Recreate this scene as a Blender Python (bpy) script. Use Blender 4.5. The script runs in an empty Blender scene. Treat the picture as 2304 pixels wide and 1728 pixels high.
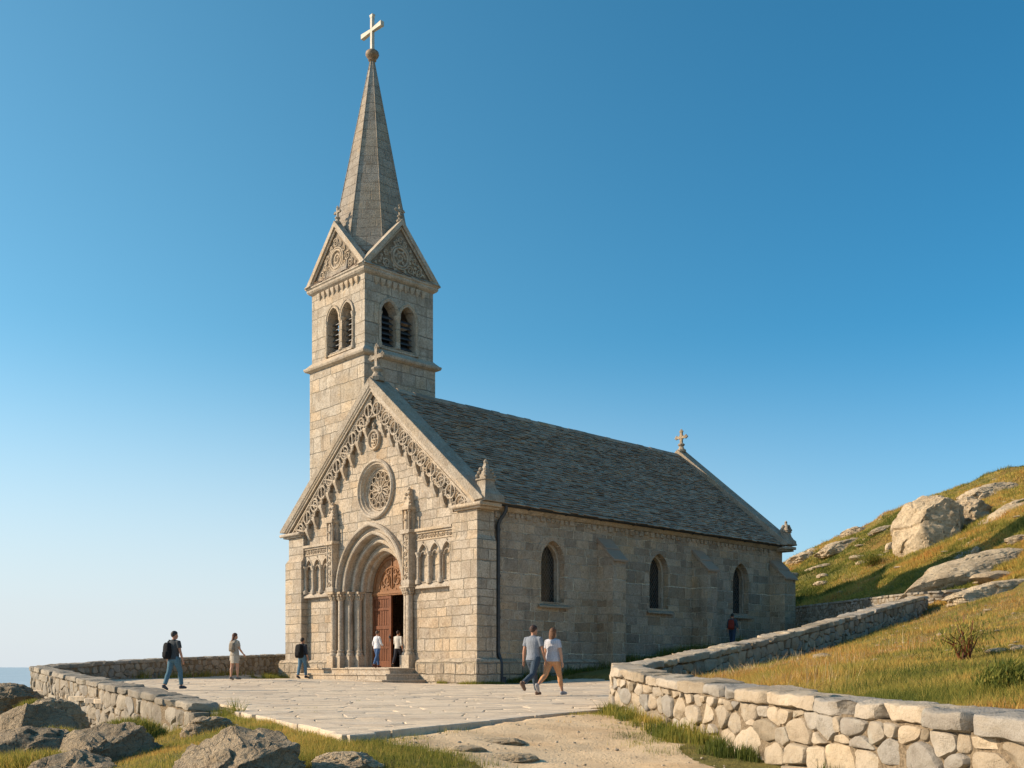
import bpy, bmesh, math, random
import numpy as np
from mathutils import Vector, Matrix
from mathutils.geometry import tessellate_polygon

random.seed(7)
rng = np.random.default_rng(7)
SC = bpy.context.scene
C = SC.collection
PI = math.pi

# ------------------------------------------------------------------ helpers
def hash3(ix, iy, iz, seed=0):
    h = (ix * 374761393 + iy * 668265263 + iz * 2147483647 + seed * 1274126177) & 0xFFFFFFFF
    h = ((h ^ (h >> 13)) * 1274126177) & 0xFFFFFFFF
    h = (h ^ (h >> 16)) & 0xFFFFFFFF
    h = (h * 2246822519) & 0xFFFFFFFF
    h = h ^ (h >> 15)
    return (h & 0xFFFFFF) / float(0xFFFFFF)

def vnoise(p, seed=0):
    p = np.asarray(p, dtype=np.float64)
    i = np.floor(p).astype(np.int64)
    f = p - i
    f = f * f * f * (f * (f * 6 - 15) + 10)
    r = 0
    for dx in (0, 1):
        wx = f[..., 0] if dx else 1 - f[..., 0]
        for dy in (0, 1):
            wy = f[..., 1] if dy else 1 - f[..., 1]
            for dz in (0, 1):
                wz = f[..., 2] if dz else 1 - f[..., 2]
                r = r + wx * wy * wz * hash3(i[..., 0] + dx, i[..., 1] + dy, i[..., 2] + dz, seed)
    return r * 2 - 1

def fbm(p, octv=4, seed=0, gain=0.5):
    p = np.asarray(p, dtype=np.float64)
    a, s, t = 1.0, 0.0, 0.0
    for k in range(octv):
        s = s + a * vnoise(p * (2.03 ** k) + 13.7 * k, seed + k)
        t += a
        a *= gain
    return s / t

def n2(x, y, sc, octv=3, seed=0):
    x = np.asarray(x, float); y = np.asarray(y, float)
    return fbm(np.stack([x * sc, y * sc, np.zeros_like(x)], -1), octv, seed)

def sm(a, b, x):
    t = np.clip((np.asarray(x, float) - a) / (b - a), 0, 1)
    return t * t * (3 - 2 * t)

class MB:
    """collects geometry and links it as one mesh object"""
    def __init__(self):
        self.v = []; self.f = []; self.c = []; self.n = 0; self.m = []
        self.big = []
    def add(self, verts, faces, col=None, mi=0):
        b = self.n
        self.v.extend([tuple(map(float, q)) for q in verts])
        self.f.extend([tuple(i + b for i in q) for q in faces])
        self.m.extend([mi] * len(faces))
        self.c.extend([col if col is not None else 0.5] * len(verts))
        self.n += len(verts)
    def box(self, x0, x1, y0, y1, z0, z1, col=None, mi=0):
        v = [(x, y, z) for x in (x0, x1) for y in (y0, y1) for z in (z0, z1)]
        f = [(0, 1, 3, 2), (4, 6, 7, 5), (0, 4, 5, 1), (2, 3, 7, 6), (0, 2, 6, 4), (1, 5, 7, 3)]
        self.add(v, f, col, mi)
    def hexa(self, v, col=None, mi=0):
        f = [(0, 1, 2, 3), (7, 6, 5, 4), (0, 4, 5, 1), (1, 5, 6, 2), (2, 6, 7, 3), (3, 7, 4, 0)]
        self.add(v, f, col, mi)
    def prism(self, outer, holes, lo, hi, fn, col=None, mi=0):
        loops = [list(outer)] + [list(h) for h in holes]
        flat = [p for l in loops for p in l]
        tris = tessellate_polygon([[Vector((p[0], p[1], 0)) for p in l] for l in loops])
        n = len(flat)
        v = [fn(p[0], p[1], lo) for p in flat] + [fn(p[0], p[1], hi) for p in flat]
        f = [tuple(t) for t in tris] + [tuple(i + n for i in reversed(t)) for t in tris]
        o = 0
        for l in loops:
            k = len(l)
            for i in range(k):
                j = (i + 1) % k
                f.append((o + i, o + j, o + j + n, o + i + n))
            o += k
        self.add(v, f, col, mi)
    def tube(self, pts, r, n=6, closed=False, col=None, mi=0, caps=True):
        pts = [Vector(p) for p in pts]
        k = len(pts)
        rr = r if isinstance(r, (list, tuple)) else [r] * k
        vs = []; up = None
        for i in range(k):
            if closed:
                t = pts[(i + 1) % k] - pts[i - 1]
            else:
                t = pts[min(i + 1, k - 1)] - pts[max(i - 1, 0)]
            if t.length < 1e-9: t = Vector((0, 0, 1))
            t.normalize()
            if up is None:
                up = Vector((0, 0, 1)) if abs(t.z) < .9 else Vector((1, 0, 0))
            a = up - t * up.dot(t)
            if a.length < 1e-6:
                a = t.orthogonal()
            a.normalize(); up = a
            b = t.cross(a)
            for j in range(n):
                an = 2 * PI * j / n
                vs.append(pts[i] + (a * math.cos(an) + b * math.sin(an)) * rr[i])
        f = []
        m = k if closed else k - 1
        for i in range(m):
            i2 = (i + 1) % k
            for j in range(n):
                j2 = (j + 1) % n
                f.append((i * n + j, i * n + j2, i2 * n + j2, i2 * n + j))
        if not closed and caps:
            f.append(tuple(range(n - 1, -1, -1)))
            f.append(tuple((k - 1) * n + j for j in range(n)))
        self.add(vs, f, col, mi)
    def loft(self, rings, col=None, mi=0):
        """rings: list of equal-length point lists; capped"""
        n = len(rings[0]); vs = [p for r in rings for p in r]; f = []
        for i in range(len(rings) - 1):
            for j in range(n):
                j2 = (j + 1) % n
                f.append((i * n + j, i * n + j2, (i + 1) * n + j2, (i + 1) * n + j))
        f.append(tuple(range(n - 1, -1, -1)))
        f.append(tuple((len(rings) - 1) * n + j for j in range(n)))
        self.add(vs, f, col, mi)
    def lathe(self, prof, c, n=12, fn=None, col=None, mi=0, cap=True):
        """prof: (radius, height) about a vertical axis at c; fn remaps"""
        rings = []
        for r, h in prof:
            rings.append([(c[0] + r * math.cos(2 * PI * j / n + PI / n), c[1] + r * math.sin(2 * PI * j / n + PI / n), c[2] + h) for j in range(n)])
        if fn: rings = [[fn(*p) for p in rg] for rg in rings]
        self.loft(rings, col, mi)
    def ring(self, prof, fn, n=48, col=None):
        """closed profile (radius, depth) swept round a circle; fn(a, b, d)"""
        k = len(prof); vs = []
        for j in range(n):
            an = 2 * PI * j / n
            for r, d in prof:
                vs.append(fn(r * math.cos(an), r * math.sin(an), d))
        f = []
        for j in range(n):
            j2 = (j + 1) % n
            for i in range(k):
                i2 = (i + 1) % k
                f.append((j * k + i, j * k + i2, j2 * k + i2, j2 * k + i))
        self.add(vs, f, col)
    def mesh(self, name, recalc=True):
        me = bpy.data.meshes.new(name)
        me.from_pydata(self.v, [], self.f)
        if any(self.m):
            me.polygons.foreach_set('material_index', self.m)
        a = me.attributes.new('tone', 'FLOAT', 'POINT')
        a.data.foreach_set('value', self.c)
        if recalc:
            bm = bmesh.new(); bm.from_mesh(me)
            bmesh.ops.recalc_face_normals(bm, faces=bm.faces)
            bm.to_mesh(me); bm.free()
        me.update()
        return me
    def build(self, name, mat=None, parent=None, smooth=None, bevel=0, recalc=True):
        me = self.mesh(name, recalc)
        o = bpy.data.objects.new(name, me)
        C.objects.link(o)
        for m in (mat if isinstance(mat, (list, tuple)) else [mat]):
            if m: me.materials.append(m)
        if parent: o.parent = parent
        if smooth is not None:
            me.polygons.foreach_set('use_smooth', [True] * len(me.polygons))
            me.set_sharp_from_angle(angle=math.radians(smooth))
        if bevel:
            b = o.modifiers.new('edge', 'BEVEL'); b.width = bevel; b.segments = 2
            b.limit_method = 'ANGLE'; b.angle_limit = math.radians(40)
        return o

def tag(o, label=None, cat=None, group=None, kind=None):
    if label: o['label'] = label
    if cat: o['category'] = cat
    if group: o['group'] = group
    if kind: o['kind'] = kind
    return o

def empty(name, loc, rz=0, label=None, cat=None, group=None):
    o = bpy.data.objects.new(name, None); C.objects.link(o)
    o.location = loc; o.rotation_euler = (0, 0, rz); o.empty_display_size = .3
    return tag(o, label, cat, group)

# ------------------------------------------------------------------ materials
class NT:
    def __init__(self, name):
        self.m = bpy.data.materials.new(name); self.m.use_nodes = True
        self.t = self.m.node_tree; self.t.nodes.clear()
        self.out = self.t.nodes.new('ShaderNodeOutputMaterial')
        self.b = self.t.nodes.new('ShaderNodeBsdfPrincipled')
        self.t.links.new(self.b.outputs[0], self.out.inputs[0])
        self.b.inputs['Specular IOR Level'].default_value = .25
    def put(self, sock, v):
        if v is None: return
        if isinstance(v, bpy.types.NodeSocket): self.t.links.new(v, sock)
        else:
            if isinstance(v, (tuple, list)) and len(v) == 3 and sock.type == 'RGBA': v = (*v, 1)
            sock.default_value = v
    def n(self, typ, ins=(), **props):
        nd = self.t.nodes.new('ShaderNode' + typ)
        for k, v in props.items(): setattr(nd, k, v)
        it = ins.items() if isinstance(ins, dict) else enumerate(ins)
        for k, v in it: self.put(nd.inputs[k], v)
        return nd
    def math(self, op, a, b=None, c=None, clamp=False):
        nd = self.n('Math', operation=op, use_clamp=clamp)
        self.put(nd.inputs[0], a)
        if b is not None: self.put(nd.inputs[1], b)
        if c is not None: self.put(nd.inputs[2], c)
        return nd.outputs[0]
    def vm(self, op, a, b=None, s=None):
        nd = self.n('VectorMath', operation=op)
        self.put(nd.inputs[0], a)
        if b is not None: self.put(nd.inputs[1], b)
        if s is not None: self.put(nd.inputs['Scale'], s)
        return nd.outputs['Value'] if op in ('DOT_PRODUCT', 'LENGTH') else nd.outputs[0]
    def noise(self, vec, sc, det=4, rough=.55, dist=0, lac=2.0):
        return self.n('TexNoise', {'Vector': vec, 'Scale': sc, 'Detail': det, 'Roughness': rough, 'Distortion': dist}).outputs
    def ramp(self, fac, stops, interp='LINEAR'):
        nd = self.n('ValToRGB'); self.put(nd.inputs[0], fac)
        r = nd.color_ramp; r.interpolation = interp
        while len(r.elements) < len(stops): r.elements.new(.5)
        for e, (p, c) in zip(r.elements, stops):
            e.position = p; e.color = (*c, 1) if len(c) == 3 else c
        return nd.outputs[0]
    def fr(self, fac, a, b, lo=0, hi=1):
        return self.n('MapRange', [fac, a, b, lo, hi], interpolation_type='SMOOTHSTEP').outputs[0]
    def mix(self, fac, a, b, mode='MIX'):
        nd = self.n('Mix', data_type='RGBA', blend_type=mode)
        self.put(nd.inputs[0], fac); self.put(nd.inputs[6], a); self.put(nd.inputs[7], b)
        return nd.outputs[2]
    def obj(self): return self.n('TexCoord').outputs['Object']
    def attr(self, nm='tone'): return self.n('Attribute', attribute_name=nm).outputs['Fac']
    def bump(self, h, dist=.02, st=1.0, nrm=None):
        return self.n('Bump', {'Strength': st, 'Distance': dist, 'Height': h, 'Normal': nrm}).outputs[0]
    def done(self, col, rough=.85, nrm=None):
        self.put(self.b.inputs['Base Color'], col); self.put(self.b.inputs['Roughness'], rough)
        self.put(self.b.inputs['Normal'], nrm)
        return self.m

def granite_tint(t, P, base, seed=0.0):
    """weathered granite: speckle, patches of grey and ochre, lichen"""
    off = t.vm('ADD', P, (seed, seed * 1.7, seed * .6))
    big = t.noise(off, .35, 4, .6)[0]
    mid = t.noise(off, 1.7, 5, .65)[0]
    fin = t.noise(off, 14, 4, .7)[0]
    spk = t.noise(off, 55, 2, .6)[0]
    c = t.mix(t.fr(mid, .35, .68), base, t.mix(1, base, (.78, .74, .70), 'MULTIPLY'))
    c = t.mix(t.fr(big, .45, .70, 0, .55), c, t.mix(1, base, (1.12, .98, .78), 'MULTIPLY'))
    c = t.mix(t.fr(fin, .34, .66), t.mix(1, c, (1.16, 1.15, 1.13), 'MULTIPLY'), t.mix(1, c, (.76, .74, .72), 'MULTIPLY'))
    pit = t.noise(off, 7, 3, .7)[0]
    c = t.mix(t.fr(pit, .62, .70, 0, .6), c, t.mix(1, c, (.48, .45, .42), 'MULTIPLY'))
    och = t.noise(t.vm('ADD', off, (5, 8, 2)), 2.6, 4, .7)[0]
    c = t.mix(t.fr(och, .58, .72, 0, .5), c, t.mix(1, c, (1.08, .88, .60), 'MULTIPLY'))
    gry = t.noise(t.vm('ADD', off, (15, 3, 7)), 1.3, 5, .7)[0]
    c = t.mix(t.fr(gry, .56, .70, 0, .6), c, t.mix(1, c, (.74, .77, .80), 'MULTIPLY'))
    c = t.mix(t.fr(spk, .56, .72, 0, .5), c, t.mix(1, c, (.55, .53, .5), 'MULTIPLY'))
    # dark crust stains that run down the stone
    st = t.noise(t.vm('MULTIPLY', off, (1.6, 1.6, .35)), 1.0, 5, .65)[0]
    c = t.mix(t.fr(st, .56, .72, 0, .55), c, (.12, .105, .085))
    return c, fin, spk, mid

def ashlar(name, base, h=.42, wlo=.5, whi=1.15, joint=(.23, .195, .15), jw=.018, seed=0.0, dist=.035, vary=1.0):
    t = NT(name)
    P = t.obj()
    N = t.n('VectorTransform', [t.n('NewGeometry').outputs['True Normal']], vector_type='NORMAL', convert_from='WORLD', convert_to='OBJECT').outputs[0]
    sx = t.n('SeparateXYZ', [N]).outputs
    tang = t.n('CombineXYZ', [t.math('MULTIPLY', sx[1], -1), sx[0], 0]).outputs[0]
    tang = t.vm('NORMALIZE', tang)
    wob = t.noise(P, 1.3, 3, .6)[1]
    wob2 = t.noise(P, 7, 2, .5)[1]
    wv = t.vm('ADD', t.vm('SCALE', t.vm('SUBTRACT', wob, (.5, .5, .5)), s=.13), t.vm('SCALE', t.vm('SUBTRACT', wob2, (.5, .5, .5)), s=.07))
    Q = t.vm('ADD', P, wv)
    u = t.vm('DOT_PRODUCT', Q, tang)
    z = t.n('SeparateXYZ', [Q]).outputs[2]
    v = t.math('MULTIPLY_ADD', z, 1 / h, seed)
    v = t.math('ADD', v, t.math('MULTIPLY', t.math('SINE', t.math('MULTIPLY', z, 1.9)), .34))
    v = t.math('ADD', v, t.math('MULTIPLY', t.math('SINE', t.math('MULTIPLY', z, 3.3)), .12))
    row = t.math('FLOOR', v); fv = t.math('FRACT', v)
    wn = t.n('TexWhiteNoise', {'W': row}, noise_dimensions='1D').outputs
    w = t.math('MULTIPLY_ADD', wn[0], whi - wlo, wlo)
    uu = t.math('ADD', t.math('DIVIDE', u, w), t.math('MULTIPLY', row, 3.37))
    uu = t.math('ADD', uu, t.math('MULTIPLY', t.math('SINE', t.math('ADD', t.math('MULTIPLY', u, 1.7), t.math('MULTIPLY', row, 2.4))), .24))
    colm = t.math('FLOOR', uu); fu = t.math('FRACT', uu)
    cell = t.n('TexWhiteNoise', {'Vector': t.n('CombineXYZ', [colm, row, seed]).outputs[0]}, noise_dimensions='3D').outputs
    du = t.math('MULTIPLY', t.math('MINIMUM', fu, t.math('SUBTRACT', 1, fu)), w)
    dv = t.math('MULTIPLY', t.math('MINIMUM', fv, t.math('SUBTRACT', 1, fv)), h)
    d = t.math('MINIMUM', du, dv)
    jn = t.noise(P, 9, 3, .6)[0]
    d = t.math('ADD', d, t.math('MULTIPLY', t.math('SUBTRACT', jn, .5), .055))
    stone = t.fr(d, jw * .25, jw * 1.5)
    c, fin, spk, mid = granite_tint(t, P, base, seed)
    cs = t.n('SeparateColor', [cell[1]]).outputs
    c = t.mix(vary * .5, c, t.mix(1, c, t.ramp(cs[0], [(0, (.68, .66, .64)), (.3, (.90, .89, .88)), (.65, (1.04, 1.02, .99)), (1, (1.20, 1.16, 1.10))]), 'MULTIPLY'))
    c = t.mix(t.math('MULTIPLY', t.fr(cs[1], .80, .98), .38), c, t.mix(1, c, (1.10, .93, .72), 'MULTIPLY'))
    c = t.mix(t.math('MULTIPLY', t.fr(cs[2], .78, .98), .4), c, t.mix(1, c, (.80, .84, .88), 'MULTIPLY'))
    jc = t.mix(t.fr(mid, .4, .62), joint, t.mix(1, joint, (1.7, 1.65, 1.5), 'MULTIPLY'))
    c = t.mix(stone, jc, c)
    face = t.noise(P, 3.2, 5, .62)[0]
    hgt = t.math('ADD', t.math('MULTIPLY', stone, .8), t.math('ADD', t.math('MULTIPLY', fin, .6), t.math('MULTIPLY', face, 1.3)))
    hgt = t.math('ADD', hgt, t.math('MULTIPLY', cs[1], .35))
    return t.done(c, .9, t.bump(hgt, dist, 1.0))

def granite(name, base, seed=0.0, dist=.02, bs=1.0):
    t = NT(name); P = t.obj()
    c, fin, spk, mid = granite_tint(t, P, base, seed)
    h = t.math('ADD', t.math('MULTIPLY', fin, .6), t.math('ADD', t.math('MULTIPLY', mid, .8), t.math('MULTIPLY', spk, .15)))
    return t.done(c, .9, t.bump(h, dist, bs))

def plain(name, col, rough=.7, sc=12, amt=.3, dist=.006, spec=.3, metal=0):
    t = NT(name); P = t.obj()
    a = t.noise(P, sc, 4, .6)[0]; b = t.noise(P, sc * .15, 3, .6)[0]
    c = t.mix(t.fr(a, .3, .7, 0, 1), t.mix(1, col, (1 - amt, 1 - amt, 1 - amt), 'MULTIPLY'), t.mix(1, col, (1 + amt, 1 + amt, 1 + amt), 'MULTIPLY'))
    c = t.mix(t.fr(b, .4, .7, 0, .35), c, t.mix(1, c, (.7, .7, .7), 'MULTIPLY'))
    t.b.inputs['Specular IOR Level'].default_value = spec
    t.b.inputs['Metallic'].default_value = metal
    return t.done(c, rough, t.bump(a, dist))

M = {}
FACADE_STONE = (.485, .42, .34)  # even base colour of the facade granite
M['facade'] = ashlar('granite ashlar facade', FACADE_STONE, .46, .55, 1.25, seed=1.0)
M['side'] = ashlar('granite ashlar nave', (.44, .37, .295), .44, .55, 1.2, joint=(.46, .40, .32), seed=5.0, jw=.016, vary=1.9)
M['tower'] = ashlar('granite ashlar tower', (.49, .43, .35), .62, .7, 1.7, seed=9.0)
M['trim'] = granite('dressed granite', (.485, .42, .34), 3.0, .03)
M['carve'] = granite('carved granite', (.50, .425, .335), 8.0, .03)
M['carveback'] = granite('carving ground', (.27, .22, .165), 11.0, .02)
M['dark_trim'] = granite('weathered coping granite', (.40, .345, .275), 6.0, .06)
M['rubbleplinth'] = ashlar('rough plinth blocks', (.485, .415, .325), .52, .6, 1.3, seed=17.0, dist=.085, jw=.03)

def spire_mat():
    t = NT('spire stone'); P = t.obj()
    z = t.n('SeparateXYZ', [P]).outputs[2]
    N = t.n('VectorTransform', [t.n('NewGeometry').outputs['True Normal']], vector_type='NORMAL', convert_from='WORLD', convert_to='OBJECT').outputs[0]
    s = t.n('SeparateXYZ', [N]).outputs
    tang = t.vm('NORMALIZE', t.n('CombineXYZ', [t.math('MULTIPLY', s[1], -1), s[0], 0]).outputs[0])
    wb = t.noise(P, 1.1, 3, .6)[0]
    zz = t.math('ADD', t.math('MULTIPLY', z, 1 / .5), t.math('MULTIPLY', wb, .35))
    row = t.math('FLOOR', zz); fv = t.math('FRACT', zz)
    u = t.math('ADD', t.math('MULTIPLY', t.vm('DOT_PRODUCT', P, tang), 1.05), t.math('MULTIPLY', row, .77))
    col = t.math('FLOOR', u); fu = t.math('FRACT', u)
    r = t.n('TexWhiteNoise', {'Vector': t.n('CombineXYZ', [col, row, 0]).outputs[0]}).outputs[0]
    rr = t.n('TexWhiteNoise', {'W': row}, noise_dimensions='1D').outputs[0]
    dv = t.math('MULTIPLY', t.math('MINIMUM', fv, t.math('SUBTRACT', 1, fv)), .5)
    du = t.math('MULTIPLY', t.math('MINIMUM', fu, t.math('SUBTRACT', 1, fu)), .95)
    d = t.math('ADD', t.math('MINIMUM', dv, t.math('ADD', du, .004)), t.math('MULTIPLY', t.math('SUBTRACT', t.noise(P, 6, 3)[0], .5), .05))
    stone = t.fr(d, .002, .03)
    c, fin, spk, mid = granite_tint(t, P, (.345, .305, .255), 4.0)
    c = t.mix(1, c, t.ramp(r, [(0, (.90, .90, .90)), (1, (1.06, 1.05, 1.04))]), 'MULTIPLY')
    c = t.mix(t.math('SUBTRACT', 1, stone), c, t.mix(1, c, (.66, .65, .64), 'MULTIPLY'))
    sh = t.noise(t.vm('MULTIPLY', P, (4, 4, 9)), 1.0, 3, .6)[0]
    h = t.math('ADD', t.math('MULTIPLY', stone, .5), t.math('ADD', t.math('MULTIPLY', fin, .5), t.math('MULTIPLY', sh, .6)))
    return t.done(c, .9, t.bump(h, .03))
M['spire'] = spire_mat()

def slate_mat():
    t = NT('stone slates'); P = t.obj()
    a = t.attr()
    c = t.ramp(a, [(0, (.25, .19, .142)), (.35, (.33, .252, .19)), (.7, (.385, .295, .222)), (.95, (.46, .355, .265)), (1, (.40, .25, .14))])
    n1 = t.noise(P, .55, 4, .6)[0]; n2_ = t.noise(P, 9, 4, .65)[0]; n3 = t.noise(P, 30, 3, .6)[0]
    c = t.mix(t.fr(n1, .42, .68, 0, .4), c, t.mix(1, c, (1.4, 1.36, 1.28), 'MULTIPLY'))
    c = t.mix(t.fr(n2_, .58, .72, 0, .3), c, (.40, .34, .27))
    c = t.mix(t.fr(n2_, .36, .26, 0, .45), c, (.10, .085, .07))
    c = t.mix(t.fr(n3, .5, .75, 0, .5), c, t.mix(1, c, (.55, .55, .55), 'MULTIPLY'))
    t.b.inputs['Specular IOR Level'].default_value = .12
    return t.done(c, .9, t.bump(t.math('ADD', n2_, t.math('MULTIPLY', n3, .4)), .04))
M['slate'] = slate_mat()

def stone_mat(name, stops, mortar=False, dist=.02, worn=1.0):
    t = NT(name); P = t.obj(); a = t.attr()
    c = t.ramp(a, stops)
    m1 = t.noise(P, 2.3, 5, .62)[0]; m2 = t.noise(P, 13, 5, .68)[0]; m3 = t.noise(P, 60, 3, .6)[0]
    band = t.noise(t.vm('MULTIPLY', P, (3, 3, 14)), 1.4, 4, .6)[0]
    c = t.mix(t.fr(m1, .38, .68, 0, .7 * worn), c, t.mix(1, c, (.74, .71, .68), 'MULTIPLY'))
    c = t.mix(t.fr(m2, .5, .72, 0, .5 * worn), c, t.mix(1, c, (.62, .60, .56), 'MULTIPLY'))
    c = t.mix(t.fr(band, .52, .7, 0, .35), c, t.mix(1, c, (1.2, 1.12, .98), 'MULTIPLY'))
    c = t.mix(t.fr(m3, .55, .75, 0, .45 * worn), c, t.mix(1, c, (.55, .53, .5), 'MULTIPLY'))
    li = t.noise(t.vm('ADD', P, (31, 7, 3)), 3.1, 6, .7)[0]
    c = t.mix(t.fr(li, .57, .66, 0, .5), c, (.36, .345, .29))
    dk = t.noise(t.vm('ADD', P, (11, 27, 5)), 4.2, 6, .72)[0]
    c = t.mix(t.fr(dk, .60, .68, 0, .55 * worn), c, (.13, .115, .09))
    h = t.math('ADD', t.math('MULTIPLY', m2, .8), t.math('ADD', t.math('MULTIPLY', m3, .25), t.math('MULTIPLY', m1, .6)))
    fc = t.n('TexVoronoi', {'Vector': P, 'Scale': 5.5, 'Randomness': 1.0}, feature='F1').outputs[0]
    pit = t.noise(P, 24, 4, .75)[0]
    h = t.math('ADD', h, t.math('ADD', t.math('MULTIPLY', fc, .5 * worn), t.math('MULTIPLY', pit, .5 * worn)))
    c = t.mix(t.fr(pit, .56, .78, 0, .5 * worn), c, t.mix(1, c, (.55, .52, .48), 'MULTIPLY'))
    return t.done(c, .92, t.bump(h, dist))
WALLST = [(0, (.27, .22, .155)), (.2, (.40, .325, .235)), (.4, (.50, .41, .30)), (.55, (.35, .30, .235)), (.72, (.54, .43, .295)), (.86, (.42, .37, .305)), (1, (.29, .265, .23))]
M['wallstone'] = stone_mat('fieldstone', WALLST, dist=.024)
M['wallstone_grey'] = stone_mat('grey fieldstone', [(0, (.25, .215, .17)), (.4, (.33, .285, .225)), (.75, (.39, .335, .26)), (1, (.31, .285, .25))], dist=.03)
M['mortar'] = plain('earth mortar', (.21, .16, .105), .95, 30, .35, .02, .1)
M['flag'] = stone_mat('paving flags', [(0, (.52, .42, .315)), (.3, (.66, .525, .38)), (.6, (.73, .585, .42)), (.85, (.67, .545, .405)), (1, (.58, .48, .37))], dist=.012, worn=.8)
M['joint'] = plain('paving joint earth', (.19, .155, .105), .95, 14, .4, .02, .1)

def rock_mat():
    t = NT('weathered rock'); P = t.obj(); a = t.attr()
    n1 = t.noise(P, .8, 6, .65)[0]; n2_ = t.noise(P, 5, 6, .7)[0]; n3 = t.noise(P, 32, 4, .7)[0]
    st = t.noise(t.vm('MULTIPLY', P, (2.2, 2.2, 5)), 1.6, 6, .72, .3)[0]
    vo = t.n('TexVoronoi', {'Vector': t.vm('ADD', P, t.vm('SCALE', t.noise(P, 2.0, 4)[1], s=.5)), 'Scale': 2.6}, feature='DISTANCE_TO_EDGE').outputs[0]
    crack = t.fr(vo, .0, .035)
    c = t.ramp(a, [(0, (.26, .22, .17)), (.5, (.47, .395, .305)), (1, (.62, .53, .41))])
    c = t.mix(t.fr(n1, .4, .64, 0, .75), c, t.mix(1, c, (.62, .60, .58), 'MULTIPLY'))
    c = t.mix(t.fr(st, .46, .66, 0, .65), c, t.mix(1, c, (.58, .55, .52), 'MULTIPLY'))
    c = t.mix(t.fr(n2_, .54, .66, 0, .55), c, t.mix(1, c, (1.4, 1.36, 1.26), 'MULTIPLY'))
    c = t.mix(t.fr(n3, .5, .72, 0, .6), c, t.mix(1, c, (.45, .43, .4), 'MULTIPLY'))
    li = t.noise(t.vm('ADD', P, (9, 2, 5)), 1.7, 7, .72)[0]
    c = t.mix(t.fr(li, .60, .66, 0, .7), c, (.055, .050, .043))
    li2 = t.noise(t.vm('ADD', P, (2, 19, 5)), 2.4, 6, .7)[0]
    c = t.mix(t.fr(li2, .62, .68, 0, .5), c, (.25, .21, .08))
    spk = t.noise(P, 90, 2, .6)[0]
    c = t.mix(t.fr(spk, .45, .7, 0, .5), t.mix(1, c, (1.12, 1.12, 1.1), 'MULTIPLY'), t.mix(1, c, (.5, .48, .46), 'MULTIPLY'))
    c = t.mix(t.math('MULTIPLY', t.math('SUBTRACT', 1, crack), .22), c, (.06, .052, .042))
    c = t.mix(1, c, (1.06, .98, .86), 'MULTIPLY')
    h = t.math('ADD', t.math('MULTIPLY', n2_, 1.0), t.math('ADD', t.math('MULTIPLY', n3, .6), t.math('ADD', t.math('MULTIPLY', st, .7), t.math('MULTIPLY', crack, .2))))
    return t.done(c, .92, t.bump(h, .10))
M['rock'] = rock_mat()

def ground_mat():
    t = NT('heath ground'); P = t.obj()
    n1 = t.noise(P, .16, 5, .62)[0]; n2_ = t.noise(P, .7, 5, .68, .4)[0]; n3 = t.noise(P, 5, 6, .75)[0]; n4 = t.noise(P, 24, 4, .7)[0]
    c = t.ramp(t.math('ADD', t.math('MULTIPLY', n1, .55), t.math('MULTIPLY', n2_, .45)),
               [(.30, (.13, .14, .03)), (.42, (.23, .21, .05)), (.50, (.32, .25, .07)), (.58, (.36, .22, .06)), (.70, (.27, .15, .05))])
    c = t.mix(t.fr(n3, .42, .70, 0, .75), c, t.mix(1, c, (.40, .42, .40), 'MULTIPLY'))
    c = t.mix(t.fr(n4, .5, .75, 0, .6), c, t.mix(1, c, (1.6, 1.5, 1.3), 'MULTIPLY'))
    r = t.noise(t.vm('ADD', P, (40, 3, 1)), .33, 6, .7)[0]
    c = t.mix(t.fr(r, .635, .67, 0, .9), c, (.36, .32, .27))
    h = t.math('ADD', n3, t.math('MULTIPLY', n4, .5))
    return t.done(c, .95, t.bump(h, .22, 1.0))
M['ground'] = ground_mat()

def dirt_mat():
    t = NT('sandy path'); P = t.obj()
    n1 = t.noise(P, .9, 5, .65)[0]; n3 = t.noise(P, 11, 5, .7)[0]; n4 = t.noise(P, 70, 3, .7)[0]
    v = t.n('TexVoronoi', {'Vector': P, 'Scale': 34}).outputs
    c = t.ramp(n1, [(.32, (.58, .39, .215)), (.5, (.70, .50, .295)), (.68, (.76, .56, .345))])
    c = t.mix(t.fr(n3, .42, .7, 0, .6), c, t.mix(1, c, (.78, .74, .70), 'MULTIPLY'))
    c = t.mix(t.fr(n4, .52, .75, 0, .5), c, t.mix(1, c, (1.15, 1.13, 1.1), 'MULTIPLY'))
    c = t.mix(t.fr(v[0], .0, .28, .45, 0), c, (.66, .54, .40))
    h = t.math('ADD', n3, t.math('SUBTRACT', t.math('MULTIPLY', n4, .4), t.math('MULTIPLY', v[0], .4)))
    return t.done(c, .95, t.bump(h, .016))
M['dirt'] = dirt_mat()

def blade_mat():
    t = NT('grass blades'); a = t.attr()
    c = t.ramp(a, [(0, (.060, .085, .016)), (.2, (.17, .19, .034)), (.4, (.36, .31, .062)), (.58, (.60, .42, .11)), (.75, (.62, .34, .085)), (.88, (.46, .19, .05)), (1, (.78, .62, .34))])
    t.b.inputs['Subsurface Weight'].default_value = 0
    tr = t.n('BsdfTranslucent', {'Color': c})
    mx = t.n('MixShader', [.42, t.b.outputs[0], tr.outputs[0]])
    t.t.links.new(mx.outputs[0], t.out.inputs[0])
    return t.done(c, .75)
M['grass'] = blade_mat()

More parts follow.
